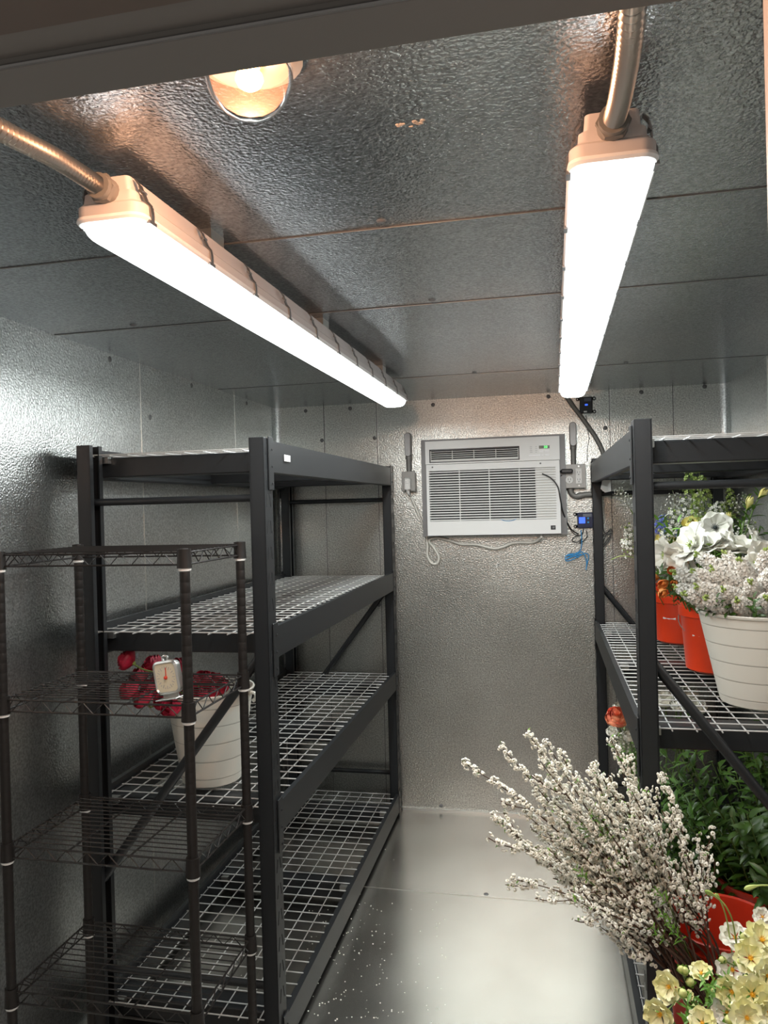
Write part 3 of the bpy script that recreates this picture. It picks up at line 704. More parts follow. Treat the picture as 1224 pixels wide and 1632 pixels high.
# ------------------------------------------------------------------ flowers
def cup(mb, n, r, H, half, flare=0., z0=0., ph=0., mi=0, ruf=0., nu=4, nv=4, R=rng, tip=.0, base=.15):
    """ring of n cupped petals of radius r and height H; half = half width (rad)"""
    for k in range(n):
        a = ph + 2 * PI * k / n + R.uniform(-.12, .12); rr_ = r * R.uniform(.93, 1.07); hh = H * R.uniform(.9, 1.1); p1, p2 = R.uniform(0, 6), R.uniform(0, 6)
        def fn(t, s):
            s_ = 2 * s - 1; w = half * (math.sin(min(1, t * 1.25 + base) * PI / 2)) * (1 - tip * t * t) * (1 if t < .9 else .8)
            ang = a + s_ * w
            rad = rr_ * math.sin(PI / 2 * min(1, t * 1.15)) + flare * t ** 3 + ruf * math.sin(s_ * 5 + p1) * t * t
            z = z0 + hh * t * (1 - .18 * s_ * s_ * t) - abs(flare) * .35 * t ** 4 + ruf * math.sin(s_ * 7 + p2) * t
            return (rad * math.cos(ang), rad * math.sin(ang), z)
        mb.grid(fn, nu, nv, mi)
def m_rose(seed, m, R0=.030):
    R = random.Random(seed); mb = MB()
    for i, (n, f, H, cl, w) in enumerate(((2, .20, 1.35, .62, 1.5), (3, .34, 1.42, .62, 1.2), (3, .50, 1.42, .66, 1.15), (4, .68, 1.36, .68, .95), (5, .85, 1.22, .70, .85), (5, 1.0, 1.02, .66, .85))):
        for k in range(n):
            a = R.uniform(0, .6) + i * .9 + 2 * PI * k / n; p1 = R.uniform(0, 6); lip = R0 * (.10 + .10 * (i > 3))
            def fn(t, s_, a=a, p1=p1):
                q = 2 * s_ - 1; ww = w * math.sin(min(1, t * 1.5 + .25) * PI / 2) * (1 - .25 * max(0, t - .8) / .2)
                rad = R0 * f * math.sin(PI * (.08 + cl * t)) * 1.02 + lip * max(0, t - .72) ** 2 / .08 * (1 + .5 * math.sin(3 * q + p1)) + R0 * .03 * q * (i % 2 * 2 - 1)
                return (rad * math.cos(a + q * ww), rad * math.sin(a + q * ww), R0 * H * t * (1 - .12 * q * q * t) - lip * max(0, t - .8) * 1.5)
            mb.grid(fn, 7, 6)
    return mb.mesh('rose_bloom', m, True)
def m_ranunc(seed, m, R0=.026, centre=None):
    R = random.Random(seed); mb = MB()
    for i, f in enumerate((.2, .35, .5, .66, .82, 1.0)):
        cup(mb, 4 + i, R0 * f, R0 * (.95 - .03 * i), .75, -R0 * .22 if i < 4 else .0, 0, R.uniform(0, 6), 0, .0006, 4, 4, R)
    return mb.mesh('ranunculus_bloom', m, True)
def m_poppy(seed, m, R0=.055, ctr=M_CENTB):
    R = random.Random(seed); mb = MB()
    cup(mb, 4, R0 * .75, R0 * .55, .85, R0 * .35, 0, R.uniform(0, 6), 0, R0 * .07, 8, 8, R); cup(mb, 4, R0 * .6, R0 * .7, .8, R0 * .20, 0, R.uniform(0, 6), 0, R0 * .07, 8, 8, R)
    o = len(mb.v); mb.blob((0, 0, R0 * .22), R0 * .14, 8, 1)
    for k in range(14):
        a = 2 * PI * k / 14; mb.tube([(0, 0, R0 * .1), (R0 * .25 * math.cos(a), R0 * .25 * math.sin(a), R0 * .34)], R0 * .018, 4, 1)
    return mb.mesh('poppy_bloom', [m, ctr], True)
def m_open(seed, m, R0=.030):          # open flower with wavy overlapping petals and golden centre
    R = random.Random(seed); mb = MB()
    cup(mb, 5, R0 * .92, R0 * .55, .72, R0 * .12, 0, R.uniform(0, 6), 0, R0 * .09, 7, 7, R); cup(mb, 5, R0 * .70, R0 * .66, .68, R0 * .02, .001, R.uniform(0, 6), 0, R0 * .08, 7, 7, R)
    mb.blob((0, 0, R0 * .16), R0 * .13, 8, 1)
    for k in range(10):
        a = 2 * PI * k / 10; mb.tube([(0, 0, R0 * .1), (R0 * .16 * math.cos(a), R0 * .16 * math.sin(a), R0 * .36)], R0 * .02, 4, 1)
    return mb.mesh('open_bloom', [m, M_GOLD], True)
def m_tulip(seed, m, R0=.020, H=.05, open_=0.):
    R = random.Random(seed); mb = MB(); cup(mb, 3, R0, H, 1.15, -R0 * .55 + open_, 0, 0, 0, 0, 7, 5, R, .75, .3); cup(mb, 3, R0 * .85, H, 1.15, -R0 * .55 + open_, 0, PI / 3, 0, 0, 7, 5, R, .75, .3)
    return mb.mesh('tulip_bloom', m, True)
def m_bud(R0=.008):
    mb = MB(); mb.blob((0, 0, R0), R0 * .9, 8, 0, 1.25); cup(mb, 5, R0 * 1.12, R0 * 1.7, .62, -R0 * .25, -.002, 0, 0, 1, 0) if 0 else None
    for k in range(5): leafquad(mb, fr((0, 0, -.001), (math.cos(k * 1.257), math.sin(k * 1.257), .75), (-math.cos(k * 1.257), -math.sin(k * 1.257), 1)), R0 * 2.1, R0 * 1.1, 1, -.45)
    return mb.mesh('bud', [petal_mat('yellow green bud', (.50, .56, .16), (.66, .68, .30), 60), M_LEAF2], True)
def floret(mb, M_, R, R0=.012, mi=0):
    o = len(mb.v); cup(mb, 4, R0 * .8, R0 * .25, .65, R0 * .25, 0, R.uniform(0, 6), mi, R0 * .14, 2, 3, R); cup(mb, 3, R0 * .45, R0 * .55, .75, 0, 0, R.uniform(0, 6), mi, R0 * .12, 2, 3, R); mb.tf(o, M_)
def m_stock(seed, m, L_=.13, n=34, R0=.014, rad=.020):
    R = random.Random(seed); mb = MB()
    for k in range(n):
        t = k / n; a = k * 2.4; d = Vector((math.cos(a), math.sin(a), .25 + .5 * t)).normalized(); rr_ = rad * (1.0 - .45 * t * t)
        floret(mb, aim(Vector((0, 0, L_ * t)) + d * rr_, d), R, R0 * (1 - .35 * t))
    for k in range(6):
        a = k * 1.9; mb.blob((.006 * math.cos(a), .006 * math.sin(a), L_ + .004 * k), .005, 6, 1, 1.3)
    return mb.mesh('stock_florets', [m, M_BUDG], True)
def leafquad(mb, M_, L_, w, mi=0, bend=.25, n=4):
    o = len(mb.v); prof = [0, .75, 1, .72, 0.02][:n + 1] if n == 4 else [0, 1, .0]
    vs = []; fs = []
    for i in range(n + 1):
        t = i / n; z = -bend * L_ * t * t; ww = w * prof[i] / 2
        vs += [(-ww, -.0, z + ww * .35), (0, 0, z), (ww, 0, z + ww * .35)]
        for q in (-3, -2, -1): vs[q] = (vs[q][0], L_ * t, vs[q][2])
    for i in range(n):
        for j_ in (0, 1): fs.append((3 * i + j_, 3 * i + j_ + 1, 3 * i + j_ + 4, 3 * i + j_ + 3))
    mb.add(vs, fs, mi); mb.tf(o, M_)
def fr(p, d, up):                      # frame: local +Y along d, +Z about up
    d = Vector(d).normalized(); x = d.cross(Vector(up))
    if x.length < 1e-4: x = d.orthogonal()
    x.normalize(); z = x.cross(d); M_ = Matrix((x, d, z)).transposed().to_4x4(); M_.translation = Vector(p); return M_
def m_leaves(seed, m, L_=.3, n=16, ll=.045, w=.016, two=True):
    """a leafy spray along local +Z"""
    R = random.Random(seed); mb = MB()
    for k in range(n):
        t = (k + .7) / n; a = k * 2.4 + R.uniform(-.4, .4); d = Vector((math.cos(a), math.sin(a), R.uniform(.5, 1.0)))
        leafquad(mb, fr((0, 0, L_ * t), d, (0, 0, 1)), ll * R.uniform(.75, 1.15) * (1 - .35 * t), w * R.uniform(.85, 1.15) * (1 - .3 * t))
    return mb.mesh('leaves', m, True)

def stem_pts(a, b, bend, n=6):
    a, b = Vector(a), Vector(b); pts = []
    c = Vector(bend) if bend is not None else a.lerp(b, .5)
    return [((1 - t) ** 2) * a + 2 * t * (1 - t) * c + t * t * b for t in [k / n for k in range(n + 1)]]
def flower(name, root, tip, bloom_me, label, cat='flower', group=None, bend=None, face=None, bloom='bloom', sr=.0022, smat=M_STEM, leaves=None, scale=1., lt=.4, roll=None, via=None):
    root, tip = Vector(root), Vector(tip)
    t = thing(name, root, label, cat, group)
    if bend is None: bend = Vector((root.x * .45 + tip.x * .55, root.y * .45 + tip.y * .55, root.z * .25 + tip.z * .75 - .02)) if True else None
    pts = stem_pts(root, tip, bend)
    if face is not None:
        f_ = Vector(face).normalized(); pts = stem_pts(root, tip, tip - f_ * min(.06, (tip - root).length * .4))
    else: f_ = (pts[-1] - pts[-2]).normalized()
    if via is not None: pts = spline([root, Vector(via), pts[-2], tip], 5)
    MB().tube(pts, sr, 6).build('stem', smat, t, True)
    put(bloom, bloom_me, t, aim(tip - root, f_, rng.uniform(0, 6) if roll is None else roll, scale))
    if leaves: 
        i = int(lt * (len(pts) - 1)); d = (pts[i + 1] - pts[i]).normalized(); put('leaves', leaves, t, aim(pts[i] - root, d, rng.uniform(0, 6), rng.uniform(.8, 1.1)))
    return t
TOC = lambda p: (CAM - p).normalized()

# red roses in left bucket -------------------------------------------------
ROSE = [m_rose(s, M_ROSE, .033) for s in range(3)]
sep = MB()
for k in range(5): leafquad(sep, fr((0, 0, 0), (math.cos(k * 1.257), math.sin(k * 1.257), .6), (0, 0, 1)), .026, .009, 0, -.35)
sep.blob((0, 0, -.002), .007, 8, 0, .9); SEP = sep.mesh('sepals', M_BUDG, True)
LF_ROSE = m_leaves(4, M_LEAF, .08, 5, .045, .026)
rz = [(203, 1052, 2.23, 'red rose tilting left on a bare green stem at the left of the rose bucket'), (243, 1060, 2.32, 'upper red rose just left of the dial thermometer'), (283, 1062, 2.30, 'upper red rose behind the right edge of the dial thermometer'),
      (206, 1100, 2.22, 'bright red rose at the far left of the bucket, level with the dial thermometer'), (228, 1113, 2.22, 'red rose under the wires just left of the dial thermometer'), (222, 1080, 2.28, 'red rose below the one tilting left'), (262, 1116, 2.24, 'red rose directly under the dial thermometer foot'), (250, 1090, 2.30, 'red rose mostly hidden by the dial thermometer'), (292, 1112, 2.24, 'red rose just right of the dial thermometer foot'),
      (273, 1128, 2.19, 'red rose drooping lowest over the front rim of the bucket'), (303, 1090, 2.32, 'red rose behind the front pole of the wire shelving'), (322, 1082, 2.36, 'red rose right of the pole, highest on that side'), (332, 1104, 2.28, 'red rose right of the pole, over the bucket rim'), (350, 1094, 2.34, 'red rose at the far right of the rose bucket'), (315, 1112, 2.25, 'red rose beside the pole, lowest right of it'), (268, 1080, 2.37, 'red rose at the back, behind the dial thermometer'),
      (240, 1098, 2.26, 'red rose in the thick of the cluster left of the dial'), (340, 1085, 2.38, 'red rose at the back right of the rose bucket'), (286, 1088, 2.33, 'red rose peeping between dial thermometer and pole')]
for i, (u, v, y, lab) in enumerate(rz):
    p = hit(u, v, 1, y); out = (p - (rb + Vector((0, 0, .29)))); out.z = 0
    f_ = Vector((out.x * 1.6, -.45 + out.y, .6)) if i != 0 else Vector((-.75, -.15, .40))
    f_.normalize(); p = p - f_ * .022
    r0 = rb + Vector((rng.uniform(-.04, .04), rng.uniform(-.04, .04), .03)); o2 = Vector((p.x - rb.x, p.y - rb.y, 0)); o2 = o2 * min(1, .115 / max(o2.length, .01)); via = rb + o2 + Vector((0, 0, .315))
    tt = flower('red_rose', r0, p, ROSE[i % 3], lab, 'rose', 'red roses', None, f_, 'bloom', .003, M_STEM, None, rng.uniform(.98, 1.12), .55, None, via)
    put('sepals', SEP, tt, aim(p - r0, f_, rng.uniform(0, 6)))

# white stock in white bucket ---------------------------------------------
STK = [m_stock(s, M_STOCK, .11, 46, .0175, .024) for s in (1, 2, 3)]
LFG = [m_leaves(s, M_LEAF2, .14, 12, .06, .014) for s in (11, 12)]
LFD = [m_leaves(s, M_LEAF, .14, 12, .055, .018) for s in (13, 14)]
base = lambda c, s=.06, z=.04: c + Vector((rng.uniform(-s, s), rng.uniform(-s, s), z))
STL = ['leftmost in the front row over the rim', 'second from the left in the front row over the rim', 'third from the left in the front row over the rim', 'fourth from the left in the front row over the rim', 'last in the front row at the right frame edge', 'high at the left shoulder of the mass', 'in the middle row above the first two front spikes', 'in the middle row at its centre', 'in the middle row right of its centre', 'under the creamy papery bloom, upper left', 'at the centre of the upper row', 'in the upper row right of centre', 'near the right frame edge, middle height', 'in the upper row beyond the right frame edge', 'highest near the right frame edge', 'at the back, left of centre', 'leaning out left above the bucket rim', 'at the back, right of centre']
k = 0
for u, v, y in ((1118, 955, 2.36), (1150, 965, 2.34), (1185, 968, 2.32), (1218, 965, 2.32), (1245, 960, 2.36), (1110, 925, 2.42), (1135, 945, 2.34), (1168, 950, 2.32), (1200, 940, 2.34), (1130, 922, 2.42), (1160, 925, 2.40), (1190, 915, 2.42), (1222, 930, 2.36), (1250, 925, 2.42), (1215, 905, 2.45), (1145, 905, 2.48), (1105, 945, 2.40), (1175, 905, 2.5)):
    p = hit(u, v, 1, y); c = wb_ + Vector((0, 0, .25)); d = (p - c); d = Vector((d.x * 1.4, d.y * 1.2 - .06, .10)).normalized(); p = p - d * .05
    lab = 'white stock spike ' + STL[k]
    flower('stock_flower', base(wb_), p, STK[k % 3], lab, 'flower', 'white stock spikes', None, d, 'florets', .0035, M_STEM, None, rng.uniform(.85, 1.05)); k += 1
for u, v, y in ((1120, 965, 2.36), (1140, 972, 2.33), (1160, 975, 2.32), (1205, 978, 2.30), (1128, 978, 2.36), (1105, 962, 2.40)):
    p = hit(u, v, 1, y); r0 = base(wb_, .05); t = thing('leafy_sprig', r0, 'green leafy sprig showing under the white stock at the bucket rim', 'foliage', 'leafy sprigs at the white bucket rim')
    p.z = max(p.z, wb_.z + .30); q_ = Vector((p.x - wb_.x, p.y - wb_.y, 0)); q_ = q_ * min(1, .15 / q_.length); via = wb_ + q_ + Vector((0, 0, .27)); MB().tube(spline([r0, r0.lerp(via, .6), via, p], 4), .0025, 6).build('stem', M_STEM, t, True); put('leaves', LFD[k % 2], t, aim(via - r0, (p - via) + Vector((q_.x * .6, q_.y * .6, .06)), 0, .62)); k += 1
# big white poppies / anemones
POP = [m_poppy(s, M_WHITE, .060, M_BUDG) for s in (1, 2, 3)]; POPD = m_poppy(4, M_WHITE, .060, M_CENTB)
b1 = Vector((.555, 2.875, 1.0245)); b2 = Vector((.525, 3.44, 1.0245))
for i, (u, v, y, f_, sc_, lab) in enumerate(((1098, 868, 2.62, (-.85, -.35, .45), 1.1, 'large white papery bloom at the left front of the right rack bouquet'), (1128, 868, 2.62, (-.25, -.30, 1), 1.15, 'large white papery bloom at the middle of the white row'), (1155, 872, 2.62, (.15, -.25, 1), 1.1, 'white papery bloom with a creamy heart, above the stock'), (1183, 868, 2.6, (.45, -.25, .9), 1.1, 'wide white papery bloom right of the creamy one'),
        (1210, 862, 2.6, (.8, -.2, .6), .9, 'white papery bloom at the far right of the white row'), (1084, 892, 2.66, (-.7, -.5, -.35), 1.0, 'drooping white bloom hanging above the orange tulips'), (1055, 885, 2.85, (-.9, -.3, 0), .95, 'white bloom half hidden beside the rack post'), (1140, 840, 2.80, (-.1, -.95, .2), .85, 'single white anemone facing the door above the white row'), (1105, 938, 2.40, (-.9, -.4, 0), .6, 'white ruffled bloom poking out left of the stock'), (1218, 882, 2.5, (.3, -.8, .4), .7, 'white bloom by the right frame edge above the stock'), (1205, 893, 2.45, (0, -.8, .5), .5, 'small white bloom low between the stock spikes'))):
    p = hit(u, v, 1, y); f_ = Vector(f_).normalized(); bs = wb_ if y < 2.7 else b1
    flower('poppy', base(bs), p - f_ * .02, POPD if i == 7 else POP[i % 3], lab, 'flower', 'large white papery blooms', None, f_, 'bloom', .003, M_STEM, LFG[i % 2] if i % 2 else None, sc_)
# yellow ranunculus, blues, whites, spires in the farther orange bucket
RAN = [m_ranunc(s, M_YEL, .030) for s in (1, 2)]
RANW = m_ranunc(5, M_WHITE, .028)
for u, v, y, sc_, lab in ((1101, 835, 3.10, 1.15, 'large yellow ranunculus above the white row'), (1056, 857, 3.2, .9, 'pale yellow ranunculus, upper of the three beside the rack post'), (1067, 864, 3.15, .9, 'yellow ranunculus, right one of the three beside the rack post'), (1047, 868, 3.15, .9, 'yellow ranunculus touching the rack post edge')):
    p = hit(u, v, 1, y); f_ = Vector((-.25, -.6, .75)).normalized(); flower('ranunculus', base(b2), p - f_ * .015, RAN[int(u) % 2], lab, 'flower', 'yellow ranunculus', None, f_, 'bloom', .0028, M_STEM, LFG[0], sc_, .6)
def spray(name, seed, m, n=26, R0=.008, spread=.05, H=.10, stem=M_STEM, up=0.3, mi2=M_BUDG):
    """branching sprig along +Z with small blooms"""
    R = random.Random(seed); st = MB(); bl = MB(); st.tube([(0, 0, 0), (0, 0, H)], .0016, 5)
    for k in range(n):
        t = .15 + .85 * k / n; a = k * 2.4; rr_ = spread * (1 - .7 * t) * R.uniform(.6, 1.1); z0 = H * t; q = Vector((rr_ * math.cos(a), rr_ * math.sin(a), z0 + rr_ * up + .004))
        st.tube([(0, 0, z0 - .005), q], .0008, 4)
        if R.random() < .8: floret(bl, aim(q, (math.cos(a), math.sin(a), .6)), R, R0 * R.uniform(.7, 1.15))
        else: bl.blob(q, R0 * .45, 6, 1)
    return st.mesh('branchlets', stem, True), bl.mesh(name, [m, mi2], True)
SP_W = [spray('blossoms', s, M_WHITE, 34, .010, .055, .12) for s in (21, 22)]
SP_B = [spray('blossoms', s, M_BLUEP, 26, .012, .045, .10) for s in (23, 24)]
SP_G = [spray('bells', s, M_BUDG, 40, .009, .040, .17, M_STEM, -.3, M_WHITE) for s in (25, 26)]
SP_D = [spray('tiny_blossoms', s, M_WHITE, 46, .0045, .075, .14, M_DRY, .5) for s in (27, 28)]
def sprig(name, root, tip, pair, label, cat, group, face=None, sc_=1., sm=M_STEM, bn='blossoms'):
    root, tip = Vector(root), Vector(tip); t = thing(name, root, label, cat, group)
    f_ = Vector(face).normalized() if face else Vector((tip.x - root.x, tip.y - root.y, .35)).normalized()
    b0 = tip - f_ * .10 * sc_
    MB().tube(stem_pts(root, b0, b0 - f_ * .08), .002, 6).build('stem', sm, t, True)
    M_ = aim(b0 - root, f_, rng.uniform(0, 6), sc_); put('branchlets', pair[0], t, M_); put(bn, pair[1], t, M_); return t
for i, (u, v, y) in enumerate(((1050, 832, 3.2), (1062, 845, 3.15), (1083, 842, 3.2), (1056, 822, 3.3))):
    sprig('blue_flower', base(b2), hit(u, v, 1, y), SP_B[i % 2], ('blue flower sprig with a purple tip, tallest beside the rack post' if i == 3 else 'blue flower sprig among white lacy blossoms beside the rack post'), 'flower', 'blue flower sprigs', None, .7)
for i, (u, v, y, s_, lab) in enumerate(((1074, 818, 3.2, 1, 'white lacy blossom sprig above the blue flowers'), (1062, 852, 3.1, .9, 'white lacy blossom sprig over the yellow ranunculus'), (1092, 800, 3.3, 1, 'white lacy sprig left of the green spires'), (1075, 800, 3.35, .8, None), (1003, 845, 3.25, 1, 'white blossom sprig overhanging left between the two rack posts'), (998, 865, 3.25, .8, None), (990, 790, 3.4, .7, 'small sprig overhanging highest left of the near rack post'), (1145, 808, 3.1, .8, 'white lacy sprig behind the yellow buds'), (1110, 800, 3.3, 1, None), (1182, 800, 3.1, .7, 'white dotted sprig at right below the crossbar'), (1120, 850, 3.0, .9, None), (1195, 840, 2.95, .9, None))):
    sprig('white_sprig', base(b2), hit(u, v, 1, y), SP_W[i % 2] if i not in (3, 6, 9) else SP_D[i % 2], lab or 'white blossom sprig mixed into the back of the right rack bouquet', 'flower', 'white blossom sprigs', (-.5, -.1, .8) if u < 1010 else None, s_)
for i, (u, v, y, s_, lab) in enumerate(((1101, 750, 3.2, 1.15, 'tallest green bell spire reaching above the rack crossbar'), (1122, 795, 3.15, 1.2, 'green and white bell spire in the middle of the bouquet'), (1110, 815, 3.1, 1.0, 'lower green bell spire left of the white anemone'), (1165, 805, 3.2, .9, 'green bell spire right of the white anemone'), (1154, 822, 3.2, .8, 'short green spire behind the smallest yellow bud'))):
    sprig('bell_spire', base(b2 if u < 1150 else b1), hit(u, v, 1, y), SP_G[i % 2], lab, 'flower', 'green bell spires', (-.05, -.1, 1), s_, M_STEM, 'bells')
TY = m_tulip(1, M_YEL, .017, .05); TO = [m_tulip(2, M_TORG, .022, .052), m_tulip(3, M_TORG, .020, .055, .006)]
for u, v, y, d, s_, lab in ((1161, 832, 2.95, (.05, -.05, 1), .75, 'small closed yellow bud right of the white anemone'), (1190, 812, 2.9, (.35, -.1, 1), 1.0, 'closed yellow tulip bud, middle of three'), (1208, 796, 2.9, (.75, -.1, 1), .95, 'closed yellow tulip bud tilting right, highest of three')):
    p = hit(u, v, 1, y); flower('yellow_tulip', base(b1, .05), p, TY, lab, 'flower', 'yellow tulip buds', None, d, 'bloom', .003, M_STEM, LFG[1], s_, .75)
for i, (u, v, y, d, s_, lab) in enumerate(((1052, 921, 2.75, (-.9, -.4, .1), .85, 'orange tulip lying leftmost above the orange buckets'), (1066, 925, 2.68, (-.6, -.7, -.3), 1.0, 'brown orange tulip bud in the middle of the drooping tulips'), (1062, 938, 2.66, (-.5, -.7, -.5), .95, 'lowest drooping tulip bud over the orange bucket rim'), (1074, 912, 2.7, (-.3, -.8, .2), .9, 'russet tulip bud under the drooping white bloom'), (1086, 902, 2.75, (.1, -.7, .6), 1.1, 'bright orange open tulip beside the stock'), (1088, 915, 2.72, (0, -.9, .2), .9, 'orange tulip just below the bright open one'), (1076, 928, 2.7, (-.3, -.9, -.1), .8, 'small russet tulip bud against the green stems'))):
    p = hit(u, v, 1, y); flower('orange_tulip', base(b1, .05), p, TO[i % 2], lab, 'flower', 'orange tulips', None, d, 'bloom', .004, M_STEM, LFD[i % 2], s_, .6)
# green filler around
for i in range(34):
    u, v = rng.uniform(1050, 1224), rng.uniform(830, 925); y = rng.uniform(2.85, 3.3)
    if 1100 < u and v > 890: v -= 50
    p = hit(u, v, 1, y); c = b2 if y > 3.15 else b1; r0 = base(c, .05)
    t = thing('leafy_sprig', r0, 'green leafy sprig filling the mixed bouquets on the right rack', 'foliage', 'leafy sprigs in the mixed bouquets')
    d = Vector((p.x - c.x, p.y - c.y - .05, .2)); q = p - d.normalized() * .12
    MB().tube(stem_pts(r0, q, (q.x, q.y, r0.z + .12)), .002, 5).build('stem', M_STEM, t, True); put('leaves', (LFG + LFD)[i % 4], t, aim(q - r0, d, rng.uniform(0, 6), rng.uniform(.7, 1.1)))
for i in range(4):
    p = hit((1060, 1072, 1086, 1096)[i], (938, 950, 940, 955)[i], 1, 2.74); r0 = base(b1, .05); t = thing('leafy_sprig', r0, 'dark green leaves hanging over the rim of the orange bucket', 'foliage', 'leaves over the orange bucket rim')
    MB().tube(stem_pts(r0, p + Vector((.03, .03, .05)), (p.x + .05, p.y + .06, r0.z + .2)), .0025, 5).build('stem', M_STEM, t, True); put('leaves', LFD[i % 2], t, aim(p - r0 + Vector((.03, .03, .05)), (-.2, -.3, -.8), 0, .6))
t = thing('grass_stem', b2, 'thin bent yellow stem poking out left between the two rack posts', 'stem')
MB().tube(spline([b2 + Vector((0, 0, .1)), hit(1040, 900, 1, 3.3), hit(1010, 889, 1, 3.25), hit(990, 886, 1, 3.25), hit(974, 892, 1, 3.25)], 6), .0016, 5).build('stalk', M_BUDG, t, True)

# pale blooms under the middle deck ---------------------------------------
b3 = Vector((.42, 3.22, .12)); PEA = m_rose(9, M_PEACH, .042); RW = m_rose(8, M_WHITE, .034)
for u, v, y, me, nm, lab, s_ in ((986, 1152, 2.85, PEA, 'coral_peony', 'coral pink peony visible between the right rack posts under the deck', 1.0), (988, 1132, 2.95, RW, 'white_rose', 'white rose just above the coral peony', .7), (976, 1170, 2.8, RW, 'white_rose', 'pale bloom below left of the coral peony', .6), (1003, 1178, 2.75, RW, 'white_rose', 'pale bloom right below the coral peony', .6), (1060, 1105, 3.0, RW, 'white_rose', 'white bloom seen through the deck wires, left of the group', 1.1), (1085, 1112, 2.95, RW, 'white_rose', 'white bloom seen through the deck wires, middle of the group', 1.1), (1075, 1092, 3.1, RW, 'white_rose', 'white bloom seen through the deck wires, farthest of the group', 1.), (1112, 1120, 2.9, RW, 'white_rose', 'white bloom seen through the deck wires, right of the group', 1.), (1100, 1095, 3.1, RW, 'white_rose', 'white bloom seen through the deck wires beside the orange bucket base', 1.)):
    p = hit(u, v, 1, y); p.z = min(p.z, .86); f_ = Vector((p.x * -.2 - .1, -.5, .8)).normalized(); flower(nm, base(b3, .05), p, me, lab, 'flower', 'pale blooms below the middle deck', None, f_, 'bloom', .003, M_STEM, LFG[0], s_, .6)
for i, (u, v, y) in enumerate(((998, 1185, 2.75), (985, 1178, 2.8), (1008, 1170, 2.8))):
    sprig('dry_sprig', base(b3, .05), hit(u, v, 1, y), SP_D[i % 2], 'grey green twiggy sprig with tiny white dots under the coral peony', 'foliage', 'grey twiggy sprigs', None, .8, M_DRY, 'tiny_blossoms')

# ruscus foliage bucket ----------------------------------------------------
def m_ruscus(seed, L_=.42, n=22):
    R = random.Random(seed); lf = MB(); st = MB(); pts = [Vector((.05 * math.sin(t * 1.5) * L_ * 2, 0, L_ * t)) for t in [k / 8 for k in range(9)]]; st.tube(pts, .0018, 5)
    for k in range(n):
        t = .12 + .88 * k / n; p = Vector((.05 * math.sin(t * 1.5) * L_ * 2, 0, L_ * t)); a = k * PI + .3 * math.sin(k) + (k % 3) * .5
        leafquad(lf, fr(p, (math.cos(a), math.sin(a), R.uniform(.35, .8)), (0, 0, 1)), R.uniform(.042, .060), R.uniform(.016, .021), 0, R.uniform(.1, .4))
    return st.mesh('stem', M_STEM, True), lf.mesh('leaves', M_LEAF, True)
RUS = [m_ruscus(s) for s in (1, 2, 3, 4)]
b4 = Vector((.645, 2.60, .12))
n = 125
for i in range(n):
    a = rng.uniform(0, 2 * PI); rr_ = .135 * math.sqrt(rng.random()); r0 = b4 + Vector((rr_ * math.cos(a), rr_ * math.sin(a), .10 + rng.uniform(0, .26)))
    d = Vector((rr_ * math.cos(a) * 3.9 - .22, rr_ * math.sin(a) * 2.8 - .04, rng.uniform(.55, 1.0))).normalized()
    if r0.x + d.x * .42 > .82: d.x = (.80 - r0.x) / .42
    if r0.z + d.z * .42 > .93: d.z = (.93 - r0.z) / .42
    t = thing('ruscus_branch', r0, 'dark green pointed-leaf foliage branch massed in the red bucket on the bottom deck', 'foliage', 'dark green foliage branches')
    M_ = aim((0, 0, 0), d, rng.uniform(0, 6), rng.uniform(.85, 1.1)); put('stem', RUS[i % 4][0], t, M_); put('leaves', RUS[i % 4][1], t, M_)

